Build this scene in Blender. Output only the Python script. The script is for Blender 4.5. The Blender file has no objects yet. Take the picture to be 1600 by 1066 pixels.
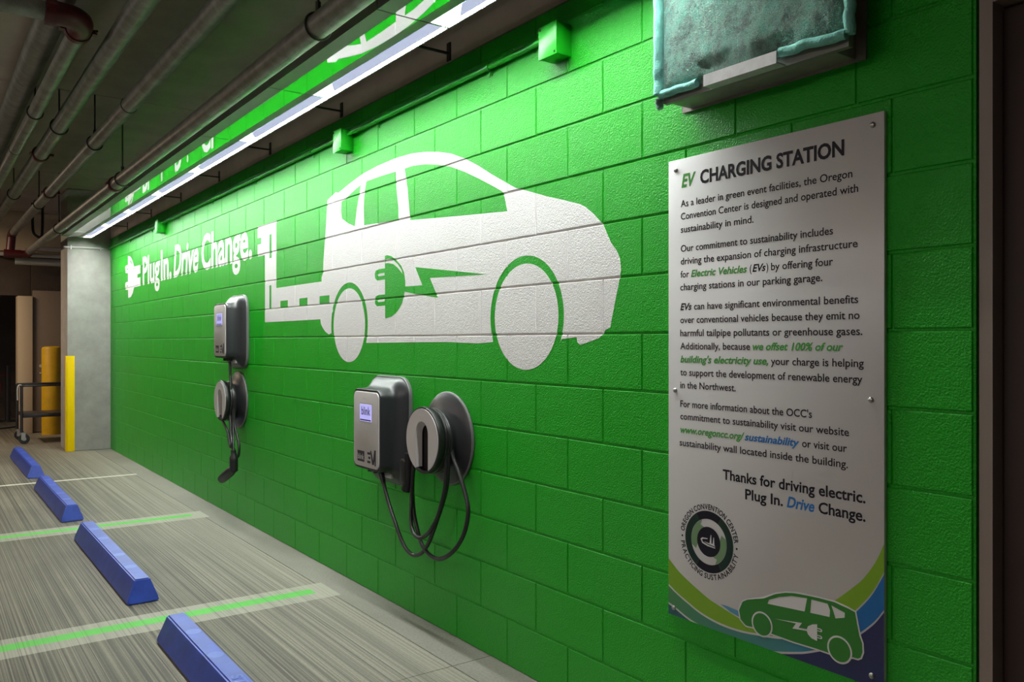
import bpy, bmesh, math, random
from mathutils import Vector, Matrix, noise
random.seed(7)
PI = math.pi
scn = bpy.context.scene
COL = scn.collection

# ------------------------------------------------------------------ camera
FPX = 1292.0
cam_d = bpy.data.cameras.new('camera')
cam_d.sensor_width = 36.0
cam_d.lens = 36.0 * FPX / 1600.0
cam_d.shift_y = 1.0 / 1600.0
cam_d.clip_start = 0.02
cam = bpy.data.objects.new('camera', cam_d)
COL.objects.link(cam)
cam.location = (-2.065, 0.0, 1.39)
cam.rotation_euler = (PI / 2, 0, -0.6261)
scn.camera = cam

# ------------------------------------------------------------------ world, exposure
w = bpy.data.worlds.new('world'); scn.world = w; w.use_nodes = True
bg = w.node_tree.nodes['Background']
bg.inputs[0].default_value = (0.5, 0.5, 0.55, 1); bg.inputs[1].default_value = 0.04
scn.view_settings.view_transform = 'Standard'
scn.view_settings.look = 'None'
scn.view_settings.gamma = 1.0
scn.view_settings.use_curve_mapping = False
scn.view_settings.exposure = 1.5
TUBE_STRENGTH = 154.0

def area(name, loc, size, power, rot=(0, 0, 0), col=(1, 1, 1)):
    d = bpy.data.lights.new(name, 'AREA'); d.shape = 'RECTANGLE'
    d.size, d.size_y = size; d.energy = power; d.color = col
    o = bpy.data.objects.new(name, d); COL.objects.link(o)
    o.location = loc; o.rotation_euler = rot
    return o
# unseen luminaires assumed for the rest of the garage, with added ceiling and niche fill
area('unseen_garage_light', (-6.2, 1.5, 3.2), (0.3, 2.4), 46, col=(1.0, 0.9, 0.88))
area('unseen_garage_light', (-6.5, 8.0, 3.2), (0.3, 2.4), 32, col=(1.0, 0.90, 0.82))
area('ceiling_fill', (-5.2, 3.0, 2.6), (0.3, 2.4), 38, rot=(PI, 0, 0), col=(1.0, 0.95, 0.85))  # added fill aimed up to brighten the ceiling; no pendant lamp here
area('ceiling_fill', (-5.2, 9.0, 2.6), (0.3, 2.4), 38, rot=(PI, 0, 0), col=(1.0, 0.95, 0.85))  # second added ceiling fill, unseen
area('unseen_garage_light', (-2.7, 13.0, 3.1), (0.3, 1.2), 34, col=(1.0, 0.78, 0.55))  # unseen warm light placed to brighten the far niche

# ------------------------------------------------------------------ materials
def lin(r, g, b):
    f = lambda c: (c / 255 / 12.92) if c / 255 <= 0.04045 else ((c / 255 + 0.055) / 1.055) ** 2.4
    return (f(r), f(g), f(b), 1)

class NT:
    def __init__(s, m):
        s.t = m.node_tree; s.n = s.t.nodes; s.l = s.t.links
    def add(s, typ, **kw):
        n = s.n.new(typ)
        for k, v in kw.items(): setattr(n, k, v)
        return n
    def link(s, a, b): s.l.new(a, b)

def mat(name, col, rough=0.5, metal=0.0, spec=0.5, bump=0.0, bscale=200.0, var=0.0, vscale=6.0, col2=None, emit=None, estr=0.0, bdist=0.001, stretch=None, coat=0.0):
    m = bpy.data.materials.new(name); m.use_nodes = True
    t = NT(m); p = t.n['Principled BSDF']
    p.inputs['Base Color'].default_value = col
    p.inputs['Roughness'].default_value = rough
    p.inputs['Metallic'].default_value = metal
    p.inputs['Specular IOR Level'].default_value = spec
    p.inputs['Coat Weight'].default_value = coat
    if emit:
        p.inputs['Emission Color'].default_value = emit
        p.inputs['Emission Strength'].default_value = estr
    geo = t.add('ShaderNodeNewGeometry')
    vec = geo.outputs['Position']
    if stretch:
        mp = t.add('ShaderNodeMapping'); mp.inputs['Scale'].default_value = stretch
        t.link(vec, mp.inputs['Vector']); vec = mp.outputs['Vector']
    if var > 0 or col2:
        nz = t.add('ShaderNodeTexNoise'); nz.inputs['Scale'].default_value = vscale; nz.inputs['Detail'].default_value = 6
        nz.inputs['Roughness'].default_value = 0.65
        t.link(vec, nz.inputs['Vector'])
        cr = t.add('ShaderNodeValToRGB')
        c2 = col2 if col2 else tuple(c * (1 - var) for c in col[:3]) + (1,)
        cr.color_ramp.elements[0].position = 0.35; cr.color_ramp.elements[0].color = c2
        cr.color_ramp.elements[1].position = 0.65; cr.color_ramp.elements[1].color = col
        t.link(nz.outputs['Fac'], cr.inputs['Fac']); t.link(cr.outputs['Color'], p.inputs['Base Color'])
    if bump > 0:
        nb = t.add('ShaderNodeTexNoise'); nb.inputs['Scale'].default_value = bscale; nb.inputs['Detail'].default_value = 3
        t.link(geo.outputs['Position'], nb.inputs['Vector'])
        b = t.add('ShaderNodeBump'); b.inputs['Strength'].default_value = bump; b.inputs['Distance'].default_value = bdist
        t.link(nb.outputs['Fac'], b.inputs['Height']); t.link(b.outputs['Normal'], p.inputs['Normal'])
    return m

def wall_paint(name, col, rough, dust_bounce):
    """masonry paint over rough block: orange-peel relief, small pits, dusty grey with painted floor bounce lower down"""
    m = bpy.data.materials.new(name); m.use_nodes = True
    t = NT(m); p = t.n['Principled BSDF']
    geo = t.add('ShaderNodeNewGeometry')
    n1 = t.add('ShaderNodeTexNoise'); n1.inputs['Scale'].default_value = 170; n1.inputs['Detail'].default_value = 2
    n2 = t.add('ShaderNodeTexNoise'); n2.inputs['Scale'].default_value = 45; n2.inputs['Detail'].default_value = 4
    vo = t.add('ShaderNodeTexVoronoi'); vo.inputs['Scale'].default_value = 22
    for n in (n1, n2, vo): t.link(geo.outputs['Position'], n.inputs['Vector'])
    pit = t.add('ShaderNodeMapRange'); pit.inputs[1].default_value = 0.0; pit.inputs[2].default_value = 0.07
    t.link(vo.outputs['Distance'], pit.inputs[0])
    a = t.add('ShaderNodeMath', operation='MULTIPLY_ADD'); a.inputs[1].default_value = 0.55
    t.link(n2.outputs['Fac'], a.inputs[0]); t.link(n1.outputs['Fac'], a.inputs[2])
    a2 = t.add('ShaderNodeMath', operation='MULTIPLY_ADD'); a2.inputs[1].default_value = 0.35
    t.link(pit.outputs[0], a2.inputs[0]); t.link(a.outputs[0], a2.inputs[2])
    b = t.add('ShaderNodeBump'); b.inputs['Strength'].default_value = 0.75; b.inputs['Distance'].default_value = 0.0045
    t.link(a2.outputs[0], b.inputs['Height']); t.link(b.outputs['Normal'], p.inputs['Normal'])
    # dusty film low on the wall, with floor bounce painted in
    sep = t.add('ShaderNodeSeparateXYZ'); t.link(geo.outputs['Position'], sep.inputs[0])
    mr = t.add('ShaderNodeMapRange'); mr.inputs[1].default_value = 0.0; mr.inputs[2].default_value = 1.3
    mr.inputs[3].default_value = dust_bounce; mr.inputs[4].default_value = 0.0
    t.link(sep.outputs['Z'], mr.inputs[0])
    n3 = t.add('ShaderNodeTexNoise'); n3.inputs['Scale'].default_value = 1.7; n3.inputs['Detail'].default_value = 7
    t.link(geo.outputs['Position'], n3.inputs['Vector'])
    mul = t.add('ShaderNodeMath', operation='MULTIPLY'); t.link(mr.outputs[0], mul.inputs[0]); t.link(n3.outputs['Fac'], mul.inputs[1])
    mx = t.add('ShaderNodeMix', data_type='RGBA')
    mx.inputs[6].default_value = col; mx.inputs[7].default_value = (0.25, 0.27, 0.22, 1)
    t.link(mul.outputs[0], mx.inputs[0]); t.link(mx.outputs[2], p.inputs['Base Color'])
    p.inputs['Roughness'].default_value = rough
    p.inputs['Specular IOR Level'].default_value = 0.28
    return m

M = {}
M['green'] = wall_paint('green_masonry_paint', (0.007, 0.34, 0.008, 1), 0.40, 0.16)
M['white'] = wall_paint('white_masonry_paint', (0.74, 0.72, 0.72, 1), 0.45, 0.0)
M['green2'] = mat('green_gloss_paint', (0.006, 0.36, 0.008, 1), 0.35, bump=0.2, bscale=90)
M['concrete'] = mat('column_concrete', (0.38, 0.36, 0.34, 1), 0.75, bump=0.35, bscale=60, col2=(0.29, 0.27, 0.25, 1), vscale=4, bdist=0.002)
M['ceil'] = mat('ceiling_concrete', (0.44, 0.37, 0.33, 1), 0.85, bump=0.3, bscale=30, col2=(0.36, 0.30, 0.27, 1), vscale=2, bdist=0.002)
M['dark'] = mat('dark_brown_paint', (0.055, 0.036, 0.026, 1), 0.7, bump=0.2, bscale=60, var=0.4, vscale=2)
M['jamb'] = mat('taupe_steel_paint', (0.25, 0.20, 0.175, 1), 0.45, bump=0.1, bscale=90)
M['darkdoor'] = mat('dark_bronze_door_paint', (0.055, 0.034, 0.030, 1), 0.5, bump=0.1, bscale=90)
M['galv'] = mat('galvanised_pipe', (0.34, 0.34, 0.32, 1), 0.42, 0.55, bump=0.15, bscale=70, col2=(0.20, 0.19, 0.17, 1), vscale=9)
M['galv2'] = mat('galvanised_pipe_bright', (0.55, 0.53, 0.50, 1), 0.4, 0.5, bump=0.1, bscale=70)
M['red'] = mat('red_pipe_paint', (0.075, 0.005, 0.008, 1), 0.4, bump=0.2, bscale=50)
M['rod'] = mat('dark_steel_rod', (0.035, 0.035, 0.03, 1), 0.5, 0.6)
M['fixture'] = mat('grey_fixture_enamel', (0.22, 0.22, 0.20, 1), 0.5, bump=0.05, bscale=60)
M['mirror'] = mat('specular_aluminium', (0.66, 0.66, 0.66, 1), 0.025, 1.0, bump=0.03, bscale=8)
M['reflector'] = mat('specular_blue_white_reflector', (0.74, 0.78, 0.95, 1), 0.03, 1.0)
M['socket'] = mat('white_lamp_cover', (0.9, 0.9, 0.9, 1), 0.4)
M['panel'] = mat('blue_white_reflector_glow', (0.06, 0.06, 0.07, 1), 0.5, spec=0.1, emit=(0.62, 0.66, 0.92, 1), estr=0.27)  # emission stands in for the bluish reflection inside the trough
M['lens'] = mat('white_end_glow', (0.9, 0.9, 0.9, 1), 0.4, emit=(0.95, 1, 0.96, 1), estr=0.9)  # emission stands in for the lamp's white reflection at the trough end
M['tube'] = mat('fluorescent_tube', (0.9, 0.95, 0.92, 1), 0.4, emit=(0.93, 1.0, 0.95, 1), estr=TUBE_STRENGTH)
M['body'] = mat('charcoal_plastic', (0.022, 0.023, 0.026, 1), 0.38, bump=0.25, bscale=500, bdist=0.0005)
M['rim'] = mat('grey_plastic_rim', (0.13, 0.13, 0.13, 1), 0.4)
M['plate'] = mat('light_grey_plastic', (0.52, 0.49, 0.48, 1), 0.42, bump=0.1, bscale=300, bdist=0.0005)
M['black'] = mat('black_plastic', (0.012, 0.011, 0.012, 1), 0.4)
M['blackmatte'] = mat('black_print', (0.02, 0.018, 0.025, 1), 0.55)
M['pit'] = mat('deep_black_plastic', (0.006, 0.005, 0.005, 1), 0.8)
M['rubber'] = mat('black_cable_rubber', (0.018, 0.017, 0.018, 1), 0.35, bump=0.1, bscale=120)
M['emboss'] = mat('raised_grey_lettering', (0.55, 0.54, 0.52, 1), 0.35)
M['screen'] = mat('lit_lcd', (0.3, 0.3, 0.5, 1), 0.2, emit=lin(175, 170, 240), estr=0.30)
M['screen_ink'] = mat('lcd_dark_segments', (0.01, 0.01, 0.02, 1), 0.3)
M['sign'] = mat('white_sign_enamel', (0.62, 0.60, 0.61, 1), 0.32, bump=0.05, bscale=40)
M['ink'] = mat('sign_black_ink', (0.012, 0.010, 0.018, 1), 0.5, spec=0.2)
M['sgreen'] = mat('sign_green_ink', (0.05, 0.30, 0.045, 1), 0.4)
M['cargreen'] = mat('sign_car_green_ink', (0.028, 0.18, 0.022, 1), 0.4)
M['sblue'] = mat('sign_blue_ink', (0.01, 0.14, 0.42, 1), 0.4)
M['lime'] = mat('sign_lime_ink', (0.18, 0.34, 0.015, 1), 0.35)
M['navy'] = mat('sign_navy_ink', (0.020, 0.020, 0.090, 1), 0.35)
M['slate'] = mat('sign_slate_ink', (0.035, 0.10, 0.13, 1), 0.35)
M['sky'] = mat('sign_sky_ink', (0.09, 0.26, 0.40, 1), 0.35)
M['sage'] = mat('sign_sage_ink', (0.15, 0.26, 0.13, 1), 0.4)
M['forest'] = mat('sign_forest_ink', (0.003, 0.022, 0.014, 1), 0.4)
M['screw'] = mat('steel_screw', (0.45, 0.44, 0.42, 1), 0.3, 1.0)
M['steel'] = mat('brushed_steel', (0.70, 0.68, 0.70, 1), 0.4, 0.35, bump=0.1, bscale=60, var=0.25, vscale=12)
M['duct'] = mat('aged_sheet_metal', (0.32, 0.29, 0.27, 1), 0.45, 0.2, bump=0.1, bscale=40, var=0.3)
M['blue'] = mat('blue_rubber_stop', (0.035, 0.085, 0.50, 1), 0.42, bump=0.2, bscale=260, col2=(0.030, 0.060, 0.36, 1), vscale=9)
M['bluelt'] = mat('worn_blue_patch', (0.055, 0.12, 0.52, 1), 0.4, bump=0.15, bscale=200)
M['yellow'] = mat('safety_yellow', (0.90, 0.60, 0.0, 1), 0.6, spec=0.15, bump=0.1, bscale=90)
M['amber'] = mat('bollard_sleeve_yellow', (0.62, 0.36, 0.005, 1), 0.5, bump=0.1, bscale=40, var=0.15)
M['beige'] = mat('beige_paint', (0.46, 0.36, 0.25, 1), 0.6, bump=0.1, bscale=40)
M['brown'] = mat('grey_brown_door_paint', (0.17, 0.13, 0.10, 1), 0.5, bump=0.1, bscale=40)
M['cart'] = mat('cart_black_steel', (0.02, 0.018, 0.02, 1), 0.4)
M['grey'] = mat('caster_grey_hub', (0.30, 0.30, 0.29, 1), 0.4)

def band_mat():
    """printed band that runs from leaf green through teal to blue along the sign"""
    m = bpy.data.materials.new('sign_gradient_band'); m.use_nodes = True
    t = NT(m); p = t.n['Principled BSDF']; p.inputs['Roughness'].default_value = 0.35
    geo = t.add('ShaderNodeNewGeometry'); sep = t.add('ShaderNodeSeparateXYZ'); t.link(geo.outputs['Position'], sep.inputs[0])
    mr = t.add('ShaderNodeMapRange'); mr.inputs[1].default_value = 1.94; mr.inputs[2].default_value = 1.18
    t.link(sep.outputs['Y'], mr.inputs[0])
    cr = t.add('ShaderNodeValToRGB'); e = cr.color_ramp.elements
    e[0].position = 0.0; e[0].color = (0.07, 0.22, 0.07, 1)
    e[1].position = 0.92; e[1].color = (0.01, 0.12, 0.36, 1)
    for pos, c in ((0.25, (0.06, 0.20, 0.14, 1)), (0.6, (0.05, 0.19, 0.21, 1)), (0.8, (0.02, 0.17, 0.36, 1))):
        k = e.new(pos); k.color = c
    t.link(mr.outputs[0], cr.inputs['Fac']); t.link(cr.outputs['Color'], p.inputs['Base Color'])
    return m
M['band'] = band_mat()

def floor_mat(name, smooth_strip=False, paint=None):
    """broom-finished concrete: streaks run along the wall; traffic dirt; optional worn paint"""
    m = bpy.data.materials.new(name); m.use_nodes = True
    t = NT(m); p = t.n['Principled BSDF']
    geo = t.add('ShaderNodeNewGeometry'); pos = geo.outputs['Position']
    def noise_(scale, sc=(1, 1, 1), detail=5, rough=0.6):
        mp = t.add('ShaderNodeMapping'); mp.inputs['Scale'].default_value = sc
        n = t.add('ShaderNodeTexNoise'); n.inputs['Scale'].default_value = scale; n.inputs['Detail'].default_value = detail
        n.inputs['Roughness'].default_value = rough
        t.link(pos, mp.inputs['Vector']); t.link(mp.outputs['Vector'], n.inputs['Vector'])
        return n.outputs['Fac']
    def ramp(src, a, b, ca, cb):
        r = t.add('ShaderNodeValToRGB'); r.color_ramp.elements[0].position = a; r.color_ramp.elements[1].position = b
        r.color_ramp.elements[0].color = ca; r.color_ramp.elements[1].color = cb
        t.link(src, r.inputs['Fac']); return r.outputs['Color']
    def mix(mode, fac, a, b):
        x = t.add('ShaderNodeMix', data_type='RGBA', blend_type=mode)
        if isinstance(fac, float): x.inputs[0].default_value = fac
        else: t.link(fac, x.inputs[0])
        for i, v in ((6, a), (7, b)):
            if isinstance(v, tuple): x.inputs[i].default_value = v
            else: t.link(v, x.inputs[i])
        return x.outputs[2]
    streak = noise_(1.0, (130, 0.16, 1), 4, 0.7)
    fine = noise_(1.0, (260, 0.7, 1), 2, 0.5)
    blot = noise_(1.3, (1, 0.6, 1), 6, 0.6)
    grain = noise_(90, (1, 1, 1), 3)
    if smooth_strip:
        base = ramp(blot, 0.3, 0.7, (0.20, 0.185, 0.155, 1), (0.29, 0.27, 0.235, 1))
        col = mix('MULTIPLY', 0.35, base, ramp(grain, 0.35, 0.6, (0.35, 0.34, 0.32, 1), (1, 1, 1, 1)))
    else:
        base = ramp(blot, 0.3, 0.72, (0.11, 0.10, 0.082, 1), (0.21, 0.195, 0.165, 1))
        # paler concrete close to the wall
        sep = t.add('ShaderNodeSeparateXYZ'); t.link(pos, sep.inputs[0])
        cl = t.add('ShaderNodeMapRange'); cl.inputs[1].default_value = -1.0; cl.inputs[2].default_value = -0.2
        t.link(sep.outputs['X'], cl.inputs[0])
        base = mix('MIX', cl.outputs[0], base, (0.30, 0.28, 0.245, 1))
        st = ramp(streak, 0.42, 0.58, (0.26, 0.25, 0.22, 1), (1.35, 1.32, 1.22, 1))
        st2 = ramp(fine, 0.35, 0.62, (0.62, 0.61, 0.58, 1), (1.12, 1.1, 1.05, 1))
        amt = t.add('ShaderNodeMapRange'); amt.inputs[1].default_value = -0.9; amt.inputs[2].default_value = -0.2
        amt.inputs[3].default_value = 0.85; amt.inputs[4].default_value = 0.35
        t.link(sep.outputs['X'], amt.inputs[0])
        col = mix('MULTIPLY', amt.outputs[0], base, st)
        col = mix('MULTIPLY', 0.7, col, st2)
        col = mix('MULTIPLY', 0.3, col, ramp(grain, 0.35, 0.6, (0.4, 0.4, 0.38, 1), (1, 1, 1, 1)))
    if paint:
        f = t.add('ShaderNodeMapRange'); f.inputs[1].default_value = 0.36; f.inputs[2].default_value = 0.46
        f.inputs[3].default_value = paint[1]; f.inputs[4].default_value = paint[2]
        t.link(streak, f.inputs[0])
        col = mix('MIX', f.outputs[0], col, paint[0])
    t.link(col, p.inputs['Base Color'])
    p.inputs['Roughness'].default_value = 0.62
    h = t.add('ShaderNodeMath', operation='ADD'); t.link(streak, h.inputs[0])
    if smooth_strip: t.link(grain, h.inputs[1])
    else: t.link(fine, h.inputs[1])
    b = t.add('ShaderNodeBump'); b.inputs['Strength'].default_value = 0.35 if smooth_strip else 0.55
    b.inputs['Distance'].default_value = 0.003
    t.link(h.outputs[0], b.inputs['Height']); t.link(b.outputs['Normal'], p.inputs['Normal'])
    return m
M['floor'] = floor_mat('broomed_concrete')
M['strip'] = floor_mat('smooth_concrete_strip', True)
M['line_green'] = floor_mat('green_line_paint', paint=((0.10, 0.50, 0.07, 1), 0.60, 0.97))
M['line_pale'] = floor_mat('buffed_pale_concrete', paint=((0.42, 0.40, 0.34, 1), 0.35, 0.62))
M['line_white'] = floor_mat('white_line_paint', paint=((0.62, 0.60, 0.54, 1), 0.6, 0.95))

def filter_mat():
    m = bpy.data.materials.new('teal_fibre_filter'); m.use_nodes = True
    t = NT(m); p = t.n['Principled BSDF']; geo = t.add('ShaderNodeNewGeometry')
    a = t.add('ShaderNodeTexNoise'); a.inputs['Scale'].default_value = 14; a.inputs['Detail'].default_value = 8; a.inputs['Roughness'].default_value = 0.7
    b_ = t.add('ShaderNodeTexNoise'); b_.inputs['Scale'].default_value = 160; b_.inputs['Detail'].default_value = 4; b_.inputs['Distortion'].default_value = 2.5
    for n in (a, b_): t.link(geo.outputs['Position'], n.inputs['Vector'])
    r = t.add('ShaderNodeValToRGB'); e = r.color_ramp.elements
    e[0].position = 0.38; e[0].color = (0.07, 0.13, 0.11, 1); e[1].position = 0.66; e[1].color = (0.16, 0.46, 0.37, 1)
    k = e.new(0.5); k.color = (0.17, 0.32, 0.26, 1)
    t.link(a.outputs['Fac'], r.inputs['Fac'])
    r2 = t.add('ShaderNodeValToRGB'); r2.color_ramp.elements[0].position = 0.38; r2.color_ramp.elements[1].position = 0.62
    r2.color_ramp.elements[0].color = (0.55, 0.6, 0.58, 1); r2.color_ramp.elements[1].color = (1.1, 1.1, 1.1, 1)
    t.link(b_.outputs['Fac'], r2.inputs['Fac'])
    mx = t.add('ShaderNodeMix', data_type='RGBA', blend_type='MULTIPLY'); mx.inputs[0].default_value = 0.8
    t.link(r.outputs['Color'], mx.inputs[6]); t.link(r2.outputs['Color'], mx.inputs[7])
    t.link(mx.outputs[2], p.inputs['Base Color']); p.inputs['Roughness'].default_value = 0.9
    p.inputs['Sheen Weight'].default_value = 0.3
    bp = t.add('ShaderNodeBump'); bp.inputs['Strength'].default_value = 0.8; bp.inputs['Distance'].default_value = 0.006
    t.link(b_.outputs['Fac'], bp.inputs['Height']); t.link(bp.outputs['Normal'], p.inputs['Normal'])
    return m
M['filter'] = filter_mat()
M['filter_edge'] = mat('teal_filter_edge', (0.22, 0.62, 0.54, 1), 0.85, bump=0.7, bscale=160, bdist=0.004, col2=(0.17, 0.46, 0.40, 1), vscale=25)

# ------------------------------------------------------------------ mesh helpers
def link(o, parent=None):
    COL.objects.link(o)
    if parent:
        off = Vector((0, 0, 0)); q = parent
        while q: off += q.location; q = q.parent
        o.parent = parent; o.location = -off
    return o

def mobj(name, verts, faces, m, parent=None, smooth=False, mi=None):
    me = bpy.data.meshes.new(name)
    me.from_pydata([tuple(v) for v in verts], [], [tuple(f) for f in faces])
    for x in (m if isinstance(m, list) else [m]): me.materials.append(x)
    if mi: me.polygons.foreach_set('material_index', mi)
    if smooth: me.polygons.foreach_set('use_smooth', [True] * len(me.polygons))
    me.update()
    return link(bpy.data.objects.new(name, me), parent)

def bobj(name, bm, m, parent=None, smooth=False, sharp=None):
    bmesh.ops.recalc_face_normals(bm, faces=bm.faces)
    me = bpy.data.meshes.new(name); bm.to_mesh(me); bm.free()
    for x in (m if isinstance(m, list) else [m]): me.materials.append(x)
    if smooth:
        me.polygons.foreach_set('use_smooth', [True] * len(me.polygons))
        me.set_sharp_from_angle(angle=math.radians(sharp or 35))
    return link(bpy.data.objects.new(name, me), parent)

def add_box(bm, x0, x1, y0, y1, z0, z1, bev=0.0, seg=2):
    vs = [bm.verts.new((x, y, z)) for x in (x0, x1) for y in (y0, y1) for z in (z0, z1)]
    fs = [(0, 1, 3, 2), (4, 6, 7, 5), (0, 4, 5, 1), (2, 3, 7, 6), (0, 2, 6, 4), (1, 5, 7, 3)]
    F = [bm.faces.new([vs[i] for i in f]) for f in fs]
    if bev > 0:
        es = list({e for f in F for e in f.edges})
        bmesh.ops.bevel(bm, geom=es, offset=bev, segments=seg, affect='EDGES', profile=0.5)

def box(name, b, m, parent=None, bev=0.0, seg=2):
    bm = bmesh.new(); add_box(bm, *b, bev=bev, seg=seg)
    return bobj(name, bm, m, parent, smooth=bev > 0)

def add_tube(bm, pts, r, n=12, cap=True):
    """sweep a circle of radius r (number or list) along pts"""
    P = [Vector(p) for p in pts]; rings = []
    up = None
    for i, p in enumerate(P):
        d = (P[min(i + 1, len(P) - 1)] - P[max(i - 1, 0)]).normalized()
        if up is None:
            up = Vector((0, 0, 1)) if abs(d.z) < 0.9 else Vector((1, 0, 0))
        up = (up - d * up.dot(d)).normalized()
        s = d.cross(up)
        rr = r[i] if isinstance(r, (list, tuple)) else r
        rings.append([bm.verts.new(p + (up * math.cos(2 * PI * k / n) + s * math.sin(2 * PI * k / n)) * rr) for k in range(n)])
    for a, b in zip(rings, rings[1:]):
        for k in range(n): bm.faces.new((a[k], a[(k + 1) % n], b[(k + 1) % n], b[k]))
    if cap:
        bm.faces.new(rings[0]); bm.faces.new(rings[-1])

def tube(name, pts, r, m, parent=None, n=12):
    bm = bmesh.new(); add_tube(bm, pts, r, n); return bobj(name, bm, m, parent, smooth=True, sharp=50)

def smooth_path(pts, k=6):
    P = [Vector(p) for p in pts]; out = []
    for i in range(len(P) - 1):
        p0 = P[max(i - 1, 0)]; p1 = P[i]; p2 = P[i + 1]; p3 = P[min(i + 2, len(P) - 1)]
        for j in range(k):
            t = j / k
            out.append(0.5 * ((2 * p1) + (p2 - p0) * t + (2 * p0 - 5 * p1 + 4 * p2 - p3) * t * t + (3 * p1 - p0 - 3 * p2 + p3) * t ** 3))
    out.append(P[-1]); return out

def add_lathe_x(bm, prof, cy, cz, n=48, cap=True):
    """prof: list of (protrusion, radius); axis runs from the wall into the room (-x)"""
    rings = [[bm.verts.new((-p, cy + r * math.cos(2 * PI * k / n), cz + r * math.sin(2 * PI * k / n))) for k in range(n)] for p, r in prof]
    for a, b in zip(rings, rings[1:]):
        for k in range(n): bm.faces.new((a[k], a[(k + 1) % n], b[(k + 1) % n], b[k]))
    if cap: bm.faces.new(rings[0]); bm.faces.new(rings[-1])

def rrect(cy, cz, w, h, r, n=6):
    """rounded rectangle in the wall plane"""
    pts = []
    for sy, sz, a0 in ((1, 1, 0), (-1, 1, PI / 2), (-1, -1, PI), (1, -1, 3 * PI / 2)):
        for k in range(n + 1):
            a = a0 + k * PI / 2 / n
            pts.append((cy + sy * (w / 2 - r) + r * math.cos(a), cz + sz * (h / 2 - r) + r * math.sin(a)))
    return pts

def add_loft(bm, secs, cap0=True, cap1=True):
    rings = [[bm.verts.new((-p, y, z)) for y, z in pts] for p, pts in secs]
    n = len(rings[0])
    for a, b in zip(rings, rings[1:]):
        for k in range(n): bm.faces.new((a[k], a[(k + 1) % n], b[(k + 1) % n], b[k]))
    if cap0: bm.faces.new(rings[0])
    if cap1: bm.faces.new(rings[-1])

# flat filled outlines (with holes) and letters, as triangles in 2-D
def fill2d(loops):
    cu = bpy.data.curves.new('tmp', 'CURVE'); cu.dimensions = '2D'; cu.fill_mode = 'FRONT'
    for lp in loops:
        s = cu.splines.new('POLY'); s.points.add(len(lp) - 1); s.use_cyclic_u = True
        for i, (a, b) in enumerate(lp): s.points[i].co = (a, b, 0, 1)
    o = bpy.data.objects.new('tmp', cu); me = bpy.data.meshes.new_from_object(o)
    V = [(v.co.x, v.co.y) for v in me.vertices]; Fc = [tuple(p.vertices) for p in me.polygons]
    bpy.data.objects.remove(o); bpy.data.curves.remove(cu); bpy.data.meshes.remove(me)
    return V, Fc

def raw_text(s, bold=0.0, shear=0.0, res=3):
    cu = bpy.data.curves.new('tmp', 'FONT'); cu.body = s; cu.size = 1.0; cu.offset = bold; cu.shear = shear
    cu.resolution_u = res; cu.fill_mode = 'FRONT'
    o = bpy.data.objects.new('tmp', cu); me = bpy.data.meshes.new_from_object(o)
    V = [(v.co.x, v.co.y) for v in me.vertices]; Fc = [tuple(p.vertices) for p in me.polygons]
    bpy.data.objects.remove(o); bpy.data.curves.remove(cu); bpy.data.meshes.remove(me)
    return V, Fc
_h = raw_text('H')[0]; CAP = max(v[1] for v in _h) - min(v[1] for v in _h)

def text2d(s, u0, v0, cap, width=None, bold=0.0, shear=0.0, res=3):
    V, Fc = raw_text(s, bold, shear, res)
    k = cap / CAP; x0 = min(v[0] for v in V); x1 = max(v[0] for v in V)
    kx = width / (x1 - x0) if width else k
    return [(u0 + (x - x0) * kx, v0 + y * k) for x, y in V], Fc

class Flat:
    """collects flat print as coloured triangles; put() places it on a real surface"""
    def __init__(s): s.V = []; s.F = []; s.mi = []; s.mats = []
    def add(s, vf, m):
        V, Fc = vf; b = len(s.V); s.V += V; s.F += [tuple(i + b for i in f) for f in Fc]
        if m not in s.mats: s.mats.append(m)
        s.mi += [s.mats.index(m)] * len(Fc); return s
    def put(s, name, fn, parent, lift=0.0):
        return mobj(name, [fn(u, v) for u, v in s.V], s.F, s.mats, parent, mi=s.mi)

def tag(o, label=None, cat=None, group=None, kind=None):
    if label: o['label'] = label
    if cat: o['category'] = cat
    if group: o['group'] = group
    if kind: o['kind'] = kind
    return o
def thing(name, loc, label, cat, group=None):
    o = bpy.data.objects.new(name, None); o.empty_display_size = 0.1; o.location = loc; COL.objects.link(o)
    return tag(o, label, cat, group)
def struct(o, label=None): return tag(o, label, None, None, 'structure')

# ------------------------------------------------------------------ the block wall
CH = 0.2032; BL = 0.4064; Z0 = -0.0025
Y_NEAR = 0.961; Y_FAR = 11.745; Z_TOP = 2.72
JY0 = 3.2976
JH, JV, BEV, DEP = 0.0035, 0.0022, 0.0028, 0.0042
wall = mobj('wall_right', *(lambda b: ([(x, y, z) for x in (DEP, 0.20) for y in (Y_NEAR - 0.004, Y_FAR) for z in (0, Z_TOP)],
            [(0, 1, 3, 2), (4, 6, 7, 5), (0, 4, 5, 1), (2, 3, 7, 6), (0, 2, 6, 4), (1, 5, 7, 3)]))(0), M['green'])
struct(wall, 'long wall of painted green concrete block')

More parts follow.
